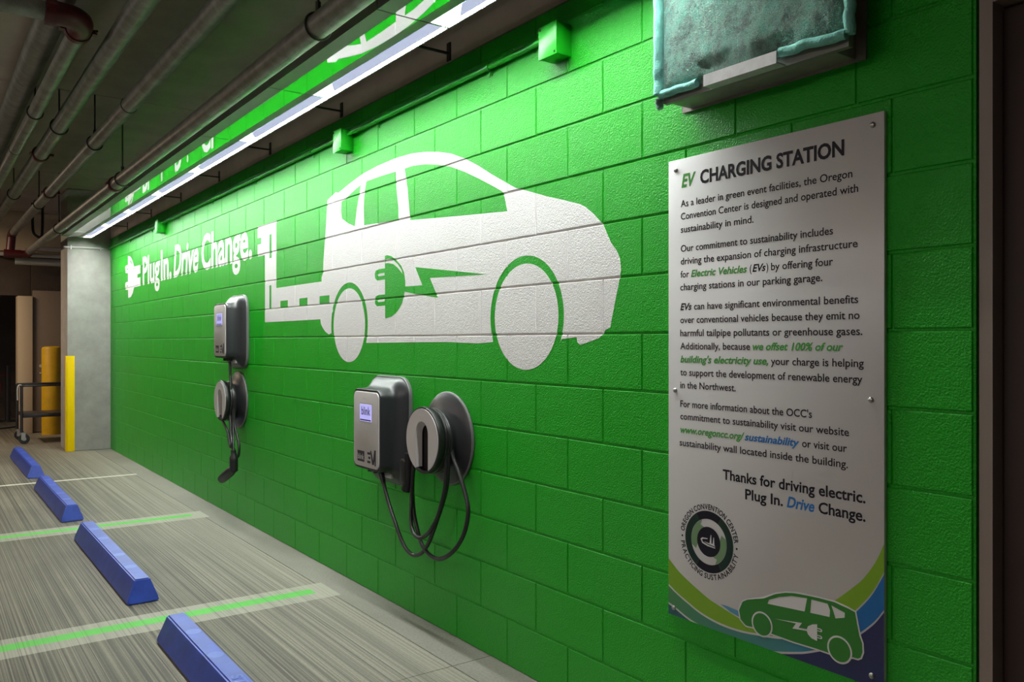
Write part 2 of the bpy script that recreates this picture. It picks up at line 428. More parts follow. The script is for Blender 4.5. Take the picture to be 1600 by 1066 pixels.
def course_joints(j):
    """y of the head joints in course j, near to far"""
    ys = []
    if j % 2: ys += [1.164]; off = CH
    else: ys += [JY0 - 10 * CH]; off = 0
    y = JY0 + off - BL * 20
    first = JY0 - (9 if j % 2 else 8) * CH
    while y < Y_FAR:
        if y > first - 0.01: ys.append(y)
        y += BL
    return ys
def block_verts(y0, y1, z0, z1):
    a, b = JV, BEV
    return ([(0, y0 + a + b, z0 + JH + b), (0, y1 - a - b, z0 + JH + b), (0, y1 - a - b, z1 - JH - b), (0, y0 + a + b, z1 - JH - b),
             (DEP, y0 + a, z0 + JH), (DEP, y1 - a, z0 + JH), (DEP, y1 - a, z1 - JH), (DEP, y0 + a, z1 - JH),
             (DEP + .003, y0 + a, z0 + JH), (DEP + .003, y1 - a, z0 + JH), (DEP + .003, y1 - a, z1 - JH), (DEP + .003, y0 + a, z1 - JH)],
            [(0, 3, 2, 1), (0, 1, 5, 4), (1, 2, 6, 5), (2, 3, 7, 6), (3, 0, 4, 7), (4, 5, 9, 8), (5, 6, 10, 9), (6, 7, 11, 10), (7, 4, 8, 11), (8, 9, 10, 11)])
blocks = []
JOINTS = {}
for j in range(14):
    zb = max(Z0 + j * CH, 0.0) if j else 0.0
    zt = min(Z0 + (j + 1) * CH, Z_TOP)
    ys = course_joints(j); JOINTS[j] = ys
    edges = [Y_NEAR] + [y for y in ys if y > Y_NEAR + 0.02 and y < Y_FAR - 0.02] + [Y_FAR]
    for a, b in zip(edges, edges[1:]): blocks.append((a, b, zb, zt))
blocks.sort(key=lambda b: b[0])
shared = {}
far_v, far_f = [], []
for i, (a, b, zb, zt) in enumerate(blocks):
    if i < 285:
        key = (round(b - a, 3), round(zt - zb, 3))
        if key not in shared:
            v, f = block_verts(0, b - a, 0, zt - zb)
            me = bpy.data.meshes.new('block'); me.from_pydata(v, [], f); me.materials.append(M['green']); me.update()
            shared[key] = me
        o = bpy.data.objects.new('block', shared[key]); o.location = (0, a, zb); link(o)
        o.parent = wall
    else:
        v, f = block_verts(a, b, zb, zt); n = len(far_v)
        far_v += v; far_f += [tuple(q + n for q in x) for x in f]
o = mobj('far_blocks', far_v, far_f, M['green'], wall); o['kind'] = 'stuff'

def depth_at(y, z):
    """recess of the block face at a point of the wall (0 on the face, DEP in a joint)"""
    j = int((z - Z0) / CH); best = 0.0
    for zl in (Z0 + j * CH, Z0 + (j + 1) * CH):
        d = abs(z - zl); best = max(best, 1 - max(0, d - JH) / BEV)
    ys = JOINTS.get(j, [])
    for yl in ys:
        d = abs(y - yl)
        if d < 0.01: best = max(best, 1 - max(0, d - JV) / BEV)
    return DEP * max(0.0, best)

def drape(name, parts, m, lift, parent, label=None):
    """paint film that follows blocks and joints"""
    bm = bmesh.new()
    for V, Fc in parts:
        vs = [bm.verts.new((0, y, z)) for y, z in V]
        for f in Fc:
            try: bm.faces.new([vs[i] for i in f])
            except ValueError: pass
    ymin = min(v.co.y for v in bm.verts); ymax = max(v.co.y for v in bm.verts)
    zmin = min(v.co.z for v in bm.verts); zmax = max(v.co.z for v in bm.verts)
    def cut(co, no):
        g = list(bm.verts) + list(bm.edges) + list(bm.faces)
        bmesh.ops.bisect_plane(bm, geom=g, plane_co=co, plane_no=no, dist=1e-6)
    for j in range(14):
        zl = Z0 + j * CH
        if zmin - .02 < zl < zmax + .02:
            for d in (-JH - BEV, -JH, JH, JH + BEV): cut((0, 0, zl + d), (0, 0, 1))
    y = JY0 - 30 * CH
    while y < Y_FAR:
        if ymin < y < ymax:
            for d in (-JV - BEV, -JV, JV, JV + BEV): cut((0, y + d, 0), (0, 1, 0))
        y += CH
    for v in bm.verts: v.co.x = depth_at(v.co.y, v.co.z) - lift
    bmesh.ops.recalc_face_normals(bm, faces=bm.faces)
    for f in bm.faces:
        if f.normal.x > 0: f.normal_flip()
    me = bpy.data.meshes.new(name); bm.to_mesh(me); bm.free(); me.materials.append(m)
    o = link(bpy.data.objects.new(name, me), parent)
    if label: o['label'] = label
    return o

def circ(cy, cz, r, a0=0, a1=360, n=48):
    k = n if a1 - a0 < 360 else n
    return [(cy + r * math.cos(math.radians(a0 + (a1 - a0) * i / n)), cz + r * math.sin(math.radians(a0 + (a1 - a0) * i / n))) for i in range(k + (0 if abs(a1 - a0) >= 360 else 1))]

CAR_TOP = [(2.431, 1.407), (2.426, 1.387), (2.41, 1.378), (2.359, 1.389), (2.302, 1.403), (2.281, 1.418), (2.266, 1.434), (2.241, 1.442), (2.23, 1.483), (2.212, 1.547), (2.195, 1.602), (2.184, 1.65), (2.189, 1.69), (2.206, 1.72), (2.236, 1.751), (2.257, 1.786), (2.274, 1.816), (2.296, 1.838), (2.333, 1.87), (2.378, 1.901), (2.41, 1.916), (2.503, 1.944), (2.615, 1.975), (2.734, 2.013), (2.828, 2.041), (2.909, 2.08), (3.011, 2.13), (3.117, 2.186), (3.229, 2.238), (3.346, 2.282), (3.469, 2.313), (3.599, 2.337), (3.735, 2.354), (3.904, 2.361), (4.111, 2.357), (4.305, 2.343), (4.483, 2.313), (4.633, 2.284), (4.672, 2.293), (4.798, 2.262), (4.815, 2.12), (4.838, 2.0), (4.854, 1.91), (4.863, 1.818)]
CORD = [(4.885, 1.792), (4.885, 1.766), (5.682, 1.767), (5.682, 2.242), (6.074, 2.242), (6.074, 2.156), (5.997, 2.154), (5.997, 2.108), (6.074, 2.108), (6.074, 2.021), (5.916, 2.019), (5.916, 1.53), (4.905, 1.53), (4.897, 1.501), (4.869, 1.477), (4.83, 1.453), (4.776, 1.434), (4.744, 1.44)]
rear_arch = circ(4.487, 1.486, 0.251, -10, 205, 30)
front_arch = circ(2.762, 1.494, 0.255, -23, 204, 30)
outline = CAR_TOP + CORD + rear_arch + [(4.257, 1.383), (3.387, 1.388), (3.117, 1.382), (2.997, 1.388)] + front_arch + [(2.52, 1.40)]
holes = [
 [(5.82, 2.158), (5.777, 2.158), (5.777, 1.988), (5.82, 1.988)],
 [(5.822, 1.793), (5.783, 1.793), (5.783, 1.626), (5.822, 1.626)],
 [(5.603, 1.673), (5.462, 1.673), (5.462, 1.624), (5.603, 1.624)],
 [(5.254, 1.675), (5.114, 1.675), (5.114, 1.626), (5.254, 1.626)],
 [(4.925, 1.675), (4.765, 1.675), (4.765, 1.626), (4.925, 1.626)],
 [(3.806, 2.289), (3.712, 2.288), (3.599, 2.275), (3.469, 2.251), (3.346, 2.219), (3.229, 2.176), (3.117, 2.129), (3.011, 2.081), (2.926, 2.041), (2.909, 2.013), (2.889, 1.95), (3.306, 1.98), (3.745, 2.014), (3.754, 2.058), (3.773, 2.175)],
 [(4.254, 2.293), (4.084, 2.294), (3.909, 2.29), (3.892, 2.181), (3.874, 2.096), (3.872, 2.03), (4.084, 2.039), (4.283, 2.049), (4.288, 2.151), (4.277, 2.237)],
 [(4.323, 2.285), (4.349, 2.222), (4.375, 2.162), (4.405, 2.057), (4.498, 2.085), (4.582, 2.123), (4.595, 2.165), (4.589, 2.224), (4.514, 2.239), (4.408, 2.267)]]
drape('painted_car', [fill2d([outline] + holes), fill2d([circ(2.762, 1.494, 0.2215)]), fill2d([circ(4.487, 1.486, 0.2165)])],
      M['white'], 0.0006, wall, 'white painted car silhouette with trailing cord and socket')
BOLT = [(3.693, 1.769), (3.039, 1.689), (3.198, 1.694), (3.546, 1.705), (3.469, 1.604), (3.576, 1.617), (3.719, 1.636), (3.81, 1.651), (3.81, 1.677), (3.714, 1.674), (3.621, 1.673)]
PLUG = [(4.027, 1.854), (4.0, 1.856), (3.949, 1.845), (3.89, 1.817), (3.841, 1.786), (3.812, 1.751), (3.798, 1.705), (3.8, 1.673), (3.812, 1.628), (3.832, 1.592), (3.88, 1.552), (3.949, 1.524), (4.025, 1.515)]
PCRES = [(4.02, 1.835), (3.979, 1.836), (3.929, 1.823), (3.88, 1.798), (3.841, 1.767), (3.827, 1.743), (3.88, 1.779), (3.929, 1.802), (3.99, 1.813), (4.02, 1.813)]
PR = [(4.022, 1.787), (4.104, 1.787), (4.136, 1.781), (4.149, 1.765), (4.144, 1.74), (4.12, 1.726), (4.022, 1.727)]
PRH = [(4.031, 1.763), (4.099, 1.762), (4.117, 1.757), (4.106, 1.748), (4.031, 1.749)]
dn = lambda L: [(y, z - 0.1415) for y, z in L]
drape('painted_plug', [fill2d([BOLT]), fill2d([PLUG, PCRES]), fill2d([PR, PRH]), fill2d([dn(PR), dn(PRH)])],
      M['green'], 0.0012, wall, 'green painted plug and lightning bolt inside white car')
ICON = [(10.66, 2.41), (10.525, 2.392), (10.41, 2.337), (10.322, 2.26), (9.999, 2.255), (9.99, 2.161), (10.144, 2.158), (10.144, 2.118), (9.99, 2.115), (9.99, 2.019), (10.322, 2.02), (10.393, 1.958), (10.508, 1.914), (10.643, 1.909), (10.66, 2.006), (10.805, 2.013), (10.826, 2.094), (10.763, 2.105), (10.66, 2.103), (10.66, 2.206), (10.805, 2.216), (10.826, 2.29), (10.781, 2.305), (10.66, 2.303)]
icon_h = [[(10.6, 2.362), (10.475, 2.335), (10.393, 2.285), (10.508, 2.315)], [(10.735, 2.262), (10.643, 2.260), (10.643, 2.248), (10.735, 2.250)], [(10.735, 2.060), (10.643, 2.058), (10.643, 2.048), (10.735, 2.050)]]
words = [('Plug', 9.878, 9.087, 0.0), ('In.', 9.041, 8.606, 0.0), ('Drive', 8.529, 7.647, 0.22), ('Change.', 7.554, 6.2, 0.0)]
lettering = [fill2d([ICON] + icon_h)]
for s, ya, yb, sh in words:
    V, Fc = text2d(s, 0, 2.028, 0.292, ya - yb, bold=0.027, shear=sh)
    lettering.append(([(ya - u, v) for u, v in V], Fc))
drape('painted_lettering', lettering, M['white'], 0.0006, wall, 'white painted plug symbol and words Plug In. Drive Change.')

# ------------------------------------------------------------------ room shell
def slab_set(name, root, ranges, z0, z1, m, bev=0.0):
    out = []
    for x0, x1, y0, y1 in ranges:
        out.append(box(name, (x0, x1, y0, y1, z0, z1), m, root))
    return out
floor = struct(box('floor', (-14, 0.2, -6, 17.6, -0.12, -0.012), M['dark']), 'broom finished concrete garage floor')
g = 0.002
ysl = [-6, 3.02, 12.2, 17.6]
for a, b in zip(ysl, ysl[1:]):
    box('slab', (-14, -0.197 - g, a + g, b - g, -0.012, 0.0), M['floor'], floor)
    if a < 12: box('edge_strip', (-0.197 + g, 0.0041, a + g, b - g, -0.012, 0.0), M['strip'], floor)
box('slab', (-0.197 + g, 0.2, 12.2 + g, 17.6, -0.012, 0.0), M['floor'], floor)
def decal(name, x0, x1, y0, y1, m, z, label):
    n = 1
    o = mobj(name, [(x0, y0, z), (x1, y0, z), (x1, y1, z), (x0, y1, z)], [(0, 1, 2, 3)], m, floor)
    o['label'] = label
for yc in (6.87, 4.38, 1.92):
    decal('line_border', -5.6, -0.165, yc - 0.15, yc + 0.13, M['line_pale'], 0.0006, 'pale scrubbed concrete around green bay line')
    decal('parking_line', -5.5, -0.265, yc - 0.045, yc + 0.045, M['line_green'], 0.0012, 'green painted bay line')
decal('parking_line', -5.5, -0.175, 9.33 - 0.035, 9.33 + 0.035, M['line_white'], 0.0012, 'thin white painted bay line')

CZ = 3.33
ceiling = struct(box('ceiling', (-14, 0.3, -6, 17.6, CZ + 0.012, CZ + 0.2), M['dark']), 'dim concrete ceiling above pipes')
yc = [-6, -0.02, 3.58, 7.18, 10.77, 14.3, 17.6]
for a, b in zip(yc, yc[1:]):
    for x0, x1 in ((-14, -7.0), (-7.0, 0.3)):
        box('ceiling_panel', (x0 + .003, x1 - .003, a + .006, b - .006, CZ, CZ + 0.012), M['ceil'], ceiling)
beam = struct(box('trim_1', (0.001, 0.2, Y_NEAR - 1.6, 11.745, 2.724, CZ - 0.001), M['ceil']), 'rough concrete beam along top of green wall')
for yb in [2.15 + 1.218 * k for k in range(8)]:
    pass
struct(box('wall_left', (-14.2, -14.0, -6, 17.6, 0, CZ), M['concrete']))
struct(box('wall_near', (-14, 0.2, -6.2, -6.0, 0, CZ), M['concrete']))
wb = struct(box('wall_back', (-14, 0.6, 17.4, 17.6, 0, CZ - 0.002), M['dark']), 'dark brown far wall')
col = struct(box('trim_2', (-0.498, 0.2, 11.75, 12.32, 0, CZ - 0.002), M['concrete'], bev=0.012), 'square concrete column closing the green wall')
# niche beyond the column: return wall, lintel, door
nb = struct(box('wall_niche', (-0.60, 0.4, 14.56, 14.75, 0, CZ - 0.002), M['dark']), 'dark brown wall beyond the column')
struct(box('trim_3', (-1.30, 0.4, 14.30, 14.55, 2.74, CZ - 0.003), M['beige']), 'beige beam over far doorway')
struct(box('trim_4', (-0.80, -0.607, 14.42, 14.75, 0.001, 2.08), M['beige'], bev=0.004), 'beige wall return beside far door')
struct(box('trim_5', (-14, -0.605, 14.76, 14.95, 2.10, CZ - 0.003), M['dark']), 'dark brown wall band above far opening')
door = struct(thing('door_2', (-0.3, 14.5, 0), 'grey brown steel door behind yellow bollard', None))
if 'category' in door: del door['category']
box('door_leaf', (-0.600, 0.30, 14.47, 14.555, 0.01, 2.17), M['brown'], door, bev=0.003)
bm = bmesh.new(); add_tube(bm, [(-0.503, 14.468, 0.911), (-0.503, 14.42, 0.911)], 0.012, 10); add_tube(bm, [(-0.503, 14.42, 0.911), (-0.40, 14.42, 0.911)], 0.011, 10)
bobj('door_handle', bm, M['steel'], door, smooth=True)
bm = bmesh.new(); add_tube(bm, [(-0.494, 14.468, 1.019), (-0.494, 14.445, 1.019)], 0.024, 14); bobj('lock_cylinder', bm, M['steel'], door, smooth=True)

# door frame and door at the near end of the block wall
fr = struct(thing('door_1', (0.05, 0.5, 0), 'dark bronze door in taupe steel frame right of the sign', None))
bm = bmesh.new()
add_box(bm, 0.004, 0.16, 0.9195, 0.950, 0.0, 2.245)
add_box(bm, 0.004, 0.16, -0.42, 0.9190, 2.195, 2.245)
add_box(bm, 0.004, 0.16, -0.47, -0.421, 0.0, 2.245)
bobj('door_frame', bm, M['jamb'], fr)
box('door_leaf', (0.055, 0.10, -0.418, 0.9185, 0.008, 2.19), M['darkdoor'], fr, bev=0.003)
struct(box('wall_end', (0.01, 0.2, -6, -0.475, 0, 2.72), M['jamb']), 'plain wall beyond near door')
struct(box('trim_6', (0.01, 0.2, -0.475, 0.955, 2.25, 2.72), M['jamb']), 'painted panel over near door')

# ------------------------------------------------------------------ wall-wash fluorescent fixtures
XL, XM2, XM1, XG, XR = -0.600, -0.529, -0.415, -0.365, -0.277
FZ = 2.687
def fixture():
    t = thing('wall_wash_light', (-0.42, 0, FZ), 'x', 'ceiling light', 'row of wall wash lights')
    L = 1.214
    y0, y1 = 0.003, L
    # housing: left wing and roof
    bm = bmesh.new()
    add_box(bm, XL, XG, y0, y1, FZ, FZ + 0.075)
    add_box(bm, XG, XR - 0.001, y0, y1, FZ + 0.068, FZ + 0.085)
    bobj('housing', bm, M['fixture'], t)
    mobj('mirror_strip', [(XM2, y0, FZ - .0008), (XM1, y0, FZ - .0008), (XM1, y1, FZ - .0008), (XM2, y1, FZ - .0008)], [(0, 3, 2, 1)], M['mirror'], t)
    # inner reflector: curved white sheet
    pts = [(XG + .001, FZ + .001), (XG + .001, FZ + .067), (XR - .002, FZ + .067), (XR - .002, FZ + .018)]
    V = [(x, y, z) for x, z in pts for y in (y0, y1)]
    mobj('reflector', V, [(2 * i, 2 * i + 1, 2 * i + 3, 2 * i + 2) for i in range(len(pts) - 1)], M['reflector'], t)
    box('wall_lip', (XR - 0.001, XR + 0.004, y0, y1, FZ - 0.002, FZ + 0.085), M['fixture'], t)
    mobj('added_glow_panel', [(XG + .001, y0 + .004, FZ + .0005), (XR - .021, y0 + .004, FZ + .0006), (XR - .021, y1 - .12, FZ + .0006), (XG + .001, y1 - .24, FZ + .0005)], [(0, 1, 2, 3)], M['panel'], t)  # glowing sheet added for the reflector's bluish look
    mobj('added_end_glow', [(XG + .001, y1 - .238, FZ + .0005), (XR - .021, y1 - .118, FZ + .0006), (XR - .021, y1 - .005, FZ + .0006), (XG + .001, y1 - .005, FZ + .0005)], [(0, 1, 2, 3)], M['lens'], t)  # glowing sheet added for the overexposed white end of the reflector
    # end plates of the trough
    box('end_plate', (XG, XR - 0.001, y0, y0 + 0.003, FZ, FZ + 0.068), M['socket'], t)
    box('end_plate', (XG, XR - 0.001, y1 - 0.003, y1, FZ, FZ + 0.068), M['socket'], t)
    bm = bmesh.new(); add_tube(bm, [(XR - .0105, y0 + .01, FZ + .0095), (XR - .0105, y1 - .01, FZ + .0095)], 0.008, 14)
    bobj('lamp_tube', bm, M['tube'], t, smooth=True)
    # wall bracket: plate on the beam and an arm
    bm = bmesh.new()
    add_box(bm, -0.006, 0.0005, 0.425, 0.455, 2.726, 2.812)
    add_box(bm, XR + 0.0045, -0.006, 0.432, 0.448, 2.758, 2.766)
    bobj('wall_bracket', bm, M['rod'], t)
    return t
def copy_tree(o, parent=None):
    c = o.copy(); COL.objects.link(c)
    if parent: c.parent = parent
    for ch in list(o.children): copy_tree(ch, c)
    return c
fx0 = fixture()
ordn = ['nearest the camera, above the filter box', 'second from the filter box', 'third from the filter box, over the first car window', 'fourth from the filter box', 'fifth from the filter box', 'fourth from the concrete column', 'third from the concrete column', 'second from the concrete column', 'farthest, touching the concrete column']
N_FX = 8
ys = [2.925 + 1.2195 * k for k in range(-1, 7)]
names = ['nearest to the camera, cut by the photo edge', 'second from the camera, above the painted car roof', 'third from the camera, left of the middle junction box',
         'fourth from the camera along the row', 'fourth from the concrete column along the row', 'third from the concrete column', 'second from the concrete column', 'last in the row, touching the concrete column']
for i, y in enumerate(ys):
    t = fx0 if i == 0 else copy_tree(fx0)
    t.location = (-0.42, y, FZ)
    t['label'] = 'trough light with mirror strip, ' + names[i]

# ------------------------------------------------------------------ pipes under the ceiling
def pipe(name, x, z, r, y0, y1, label, couplings=(), hangers=(), m='galv', seams=(), group='pipes under the ceiling'):
    t = thing(name, (x, (y0 + y1) / 2, z), label, 'pipe', group)
    tube('pipe_run', [(x, y0, z), (x, y1, z)], r, M[m], t, n=24)
    for yc in couplings:
        bm = bmesh.new(); add_tube(bm, [(x, yc - .028, z), (x, yc - .022, z), (x, yc + .022, z), (x, yc + .028, z)], [r + .006, r + .014, r + .014, r + .006], 24)
        for s in (-1, 1):
            add_box(bm, x + s * (r + .010) - .012, x + s * (r + .010) + .024 * s + .012, yc - .024, yc + .024, z - .010, z + .010, bev=.003)
            add_tube(bm, [(x + s * (r + .024), yc - .035, z), (x + s * (r + .024), yc + .035, z)], .006, 6)
        bobj('coupling', bm, M['red'], t, smooth=True)
    for yc in seams:
        bm = bmesh.new(); add_tube(bm, [(x, yc - .006, z), (x, yc + .006, z)], r + .003, 24); bobj('seam_ring', bm, M['rod'], t)
    for yc in hangers:
        bm = bmesh.new()
        ring = [(x + (r + .006) * math.sin(a), yc, z - (r + .006) * math.cos(a)) for a in [k * PI / 12 for k in range(-12, 13)]]
        add_tube(bm, ring, .005, 6); add_tube(bm, [(x, yc, z + r + .004), (x, yc, z + r + .05)], .012, 6)
        hg = bobj('hanger_ring', bm, M['rod'], t, smooth=True)
        bm = bmesh.new(); add_tube(bm, [(x, yc, z + r + .04), (x, yc, CZ - .001)], .006, 6); bobj('hanger_rod', bm, M['rod'], hg)
    return t
CX, CZc = -2.065, 1.39
pipe('sprinkler_pipe', CX + 1.350, CZc + 1.30, 0.050, -1.0, 13.72, 'galvanised pipe running just left of the wall wash lights', couplings=(7.45,), hangers=(3.58 - .35, 7.18, 10.75), seams=())
pipe('sprinkler_pipe', CX + 1.15, CZc + 1.56, 0.050, -1.0, 13.72, 'galvanised pipe second from the wall wash lights', couplings=(9.85,), hangers=(3.58, 7.18, 10.75), seams=(5.9,))
pipe('sprinkler_pipe', CX + 0.903, CZc + 1.652, 0.056, -1.0, 13.4, 'galvanised pipe third from the wall wash lights, with dark red coupling', couplings=(8.34,), hangers=(3.58, 7.18, 10.75), seams=(7.2,))
p4 = pipe('sprinkler_pipe', CX + 0.718, CZc + 1.68, 0.046, 5.02, 13.3, 'galvanised pipe fed by the red elbow', hangers=(6.95, 10.75), seams=(8.4,))
x4, z4 = CX + 0.718, CZc + 1.68
YE = 4.86
pe = thing('pipe_elbow', (x4, YE, z4), 'dark red elbow joining two galvanised pipes at top left', 'pipe')
bm = bmesh.new()
path = [(x4, YE + .14, z4), (x4, YE + .10, z4)] + [(x4 - .11 + .11 * math.cos(a), YE + .04 - .11 * math.sin(a), z4) for a in [k * PI / 2 / 8 for k in range(9)]] + [(x4 - .15, YE - .07, z4)]
add_tube(bm, path, [.062, .062] + [.060] * 9 + [.062], 24)
bobj('elbow_body', bm, M['red'], pe, smooth=True, sharp=60)
bm = bmesh.new()
add_tube(bm, [(x4, YE + .105, z4), (x4, YE + .15, z4)], .068, 24)
for s_ in (-1, 1):
    add_box(bm, x4 + s_ * .074 - .016, x4 + s_ * .074 + .016, YE + .105, YE + .15, z4 - .012, z4 + .012)
    add_tube(bm, [(x4 + s_ * .084, YE + .08, z4), (x4 + s_ * .084, YE + .17, z4)], .007, 6)
bobj('elbow_collar', bm, M['red'], pe, smooth=True)
bm = bmesh.new()
add_tube(bm, [(x4 - .13, YE - .07, z4), (x4 - .18, YE - .07, z4)], .068, 24)
for s_ in (-1, 1):
    add_box(bm, x4 - .18, x4 - .13, YE - .07 + s_ * .074 - .014, YE - .07 + s_ * .074 + .014, z4 - .012, z4 + .012)
bobj('elbow_collar', bm, M['red'], pe, smooth=True)
tp = thing('branch_pipe', (x4 - 2, YE - .07, z4), 'galvanised cross pipe leaving the red elbow to the left', 'pipe')
tube('pipe_run', [(x4 - .182, YE - .07, z4), (-5.5, YE - .07, z4)], .048, M['galv'], tp, n=24)
pipe('main_pipe', CX + 0.635, CZc + 1.855, 0.076, -1.0, 13.9, 'wide galvanised main pipe at the far left under the ceiling', hangers=(10.75,))
# cross mains at the far end, just beyond the column
def cross(name, z, r, y, x0, x1, m, label):
    t = thing(name, ((x0 + x1) / 2, y, z), label, 'pipe', None)
    tube('pipe_run', [(x0, y, z), (x1, y, z)], r, M[m], t, n=20)
    return t
cross('cross_pipe', 2.565, 0.050, 14.0, -0.87, 0.25, 'galv2', 'thick pale pipe crossing above the far door')
cross('cross_pipe', 2.655, 0.028, 13.95, -1.10, 0.25, 'galv2', 'thin pipe just above the thick pale cross pipe')
cross('cross_pipe', 2.79, 0.036, 14.263, -0.62, 0.25, 'galv2', 'upper cross pipe against the beige beam')
t = thing('pipe_bend', (-0.86, 13.78, 2.7), 'dark red pipe fittings where the far pipes turn', 'pipe')
bm = bmesh.new()
add_tube(bm, smooth_path([(CX + 1.15, 13.72, CZc + 1.56), (CX + 1.14, 13.86, CZc + 1.54), (CX + 1.13, 13.88, CZc + 1.42), (CX + 1.12, 13.88, CZc + 1.30)]), .058, 16)
bobj('elbow_body', bm, M['red'], t, smooth=True)
bm = bmesh.new()
add_tube(bm, smooth_path([(CX + 1.350, 13.72, CZc + 1.30), (CX + 1.350, 13.80, CZc + 1.29), (CX + 1.33, 13.84, CZc + 1.27), (CX + 1.25, 13.85, CZc + 1.265)]), .054, 16)
add_tube(bm, [(CX + 1.26, 13.85, CZc + 1.265), (CX + 1.04, 13.85, CZc + 1.265)], .060, 16)
bobj('tee_body', bm, M['red'], t, smooth=True)
t = thing('flexible_conduit', (-0.8, 13.5, 3), 'dark looped conduit hanging below the far ceiling', 'conduit')
bm = bmesh.new(); add_tube(bm, smooth_path([(-0.72, 13.3, 3.33), (-0.72, 13.3, 3.02), (-0.70, 13.3, 2.90), (-0.62, 13.3, 2.86), (-0.60, 13.3, 3.0), (-0.60, 13.3, 3.33)]), .018, 10)
bobj('conduit_loop', bm, M['rod'], t, smooth=True)

# ------------------------------------------------------------------ green conduit and junction boxes
def jbox(yc, label):
    t = thing('junction_box', (0, yc, 2.555), label, 'junction box', 'green junction boxes')
    box('box_body', (-0.072, -0.0005, yc - .054, yc + .054, 2.495, 2.618), M['green2'], t, bev=0.003)
    box('box_cover', (-0.078, -0.0725, yc - .056, yc + .056, 2.492, 2.621), M['green2'], t, bev=0.002)
    for dy, dz in ((.044, .052), (-.044, -.052)):
        bm = bmesh.new(); add_tube(bm, [(-.0783, yc + dy, 2.556 + dz), (-.0805, yc + dy, 2.556 + dz)], .0045, 8); bobj('cover_screw', bm, M['rod'], t)
BY = (2.515, 4.48, 8.90)
jbox(BY[0], 'green junction box left of the teal filter, end of the conduit')
jbox(BY[1], 'green junction box above the painted car roof')
jbox(BY[2], 'small green junction box above the word Plug')
def conduit(y0, y1, clamps, label):
    t = thing('wall_conduit', (-0.02, (y0 + y1) / 2, 2.592), label, 'conduit', 'green conduit runs')
    pts = [(-.03, y0, 2.592), (-.03, y0 + .06, 2.592), (-.016, y0 + .14, 2.597)] + [(-.016, y1 - .14, 2.597), (-.03, y1 - .06, 2.592), (-.03, y1, 2.592)]
    tube('conduit_run', pts, .013, M['green2'], t)
    for yy in clamps:
        bm = bmesh.new(); add_tube(bm, [(-.016, yy - .012, 2.597), (-.016, yy + .012, 2.597)], .017, 14); add_box(bm, -.006, -.0005, yy - .012, yy + .012, 2.560, 2.60)
        add_tube(bm, [(-.006, yy, 2.570), (-.011, yy, 2.570)], .008, 8)
        bobj('pipe_clamp', bm, M['green2'], t, smooth=True)
conduit(BY[0] + .056, BY[1] - .057, (3.01, 4.10), 'green conduit between the box by the filter and the box over the car')
conduit(BY[1] + .057, BY[2] - .056, (5.0, 6.1, 7.2, 8.3), 'green conduit between the two left junction boxes')
conduit(BY[2] + .056, 11.74, (9.4, 10.5), 'green conduit from the small box to the concrete column')
t = thing('column_conduit', (-0.25, 11.73, 2.58), 'bare galvanised conduit across the concrete column', 'conduit')
tube('conduit_run', [(-0.54, 11.732, 2.585), (-0.03, 11.732, 2.585)], .012, M['galv2'], t)
for xx in (-.46, -.12): box('conduit_strap', (xx - .008, xx + .008, 11.718, 11.7495, 2.560, 2.61), M['galv2'], t)

# ------------------------------------------------------------------ filter box
t = thing('filter_box', (0, 1.55, 2.15), 'sheet metal box on the wall above the sign', 'vent')
box('back_flange', (-0.006, -0.0005, 1.235, 1.886, 2.145, 2.90), M['duct'], t)
bm = bmesh.new()
add_box(bm, -0.100, -0.0065, 1.265, 1.850, 2.152, 2.86, bev=.002)
bobj('duct_body', bm, M['duct'], t, smooth=True)
bm = bmesh.new()
add_box(bm, -0.118, -0.1005, 1.215, 1.862, 2.150, 2.176)
add_box(bm, -0.118, -0.1005, 1.215, 1.235, 2.1765, 2.88)
add_box(bm, -0.118, -0.1005, 1.842, 1.862, 2.1765, 2.88)
bobj('front_frame', bm, M['fixture'], t)
bm = bmesh.new()
add_box(bm, -0.156, -0.1185, 1.405, 1.662, 2.150, 2.154)
add_box(bm, -0.160, -0.1562, 1.405, 1.662, 2.150, 2.184)
bobj('retaining_clip', bm, M['steel'], t)

# the pad
pad = thing('filter_pad', (-0.12, 1.53, 2.18), 'teal fibrous filter pad held by a steel clip above the sign', 'filter')
bm = bmesh.new(); NU, NV = 74, 74
y0, y1, z0, z1 = 1.212, 1.862, 2.178, 2.84
gr = []
for i in range(NU + 1):
    row = []
    for k in range(NV + 1):
        u, v = i / NU, k / NV
        y = y0 + (y1 - y0) * u; z = z0 + (z1 - z0) * v
        e = min(u, 1 - u, v * 1.0, 1 - v) * 0.65
        puff = 0.022 * (1 - math.exp(-e / 0.018))
        nn = noise.noise(Vector((y * 9, z * 9, 0))) * .006 + noise.noise(Vector((y * 45, z * 45, 3))) * .003 + noise.noise(Vector((y * 130, z * 130, 5))) * .0022
        x = -0.1195 - puff - nn * (1 if e > 0.01 else 0.3)
        # pinched by the clip
        pw = max(0, 1 - max(0, abs(y - 1.535) - .12) / .05) * max(0, 1 - (z - 2.178) / .06); x = x + (max(x, -0.128) - x) * pw
        # pull marks
        for py, pz, a in ((1.395, 2.215, .010), (1.72, 2.56, .012), (1.68, 2.22, .006)):
            d = math.hypot((y - py) * 1.0, (z - pz) * 2.2); x += a * math.exp(-(d / .03) ** 2)
        sag = -0.012 * math.exp(-((y - 1.84) / .05) ** 2) * (1 - v)
        row.append(bm.verts.new((x, y, z + sag)))
    gr.append(row)
for i in range(NU):
    for k in range(NV): bm.faces.new((gr[i][k], gr[i + 1][k], gr[i + 1][k + 1], gr[i][k + 1]))
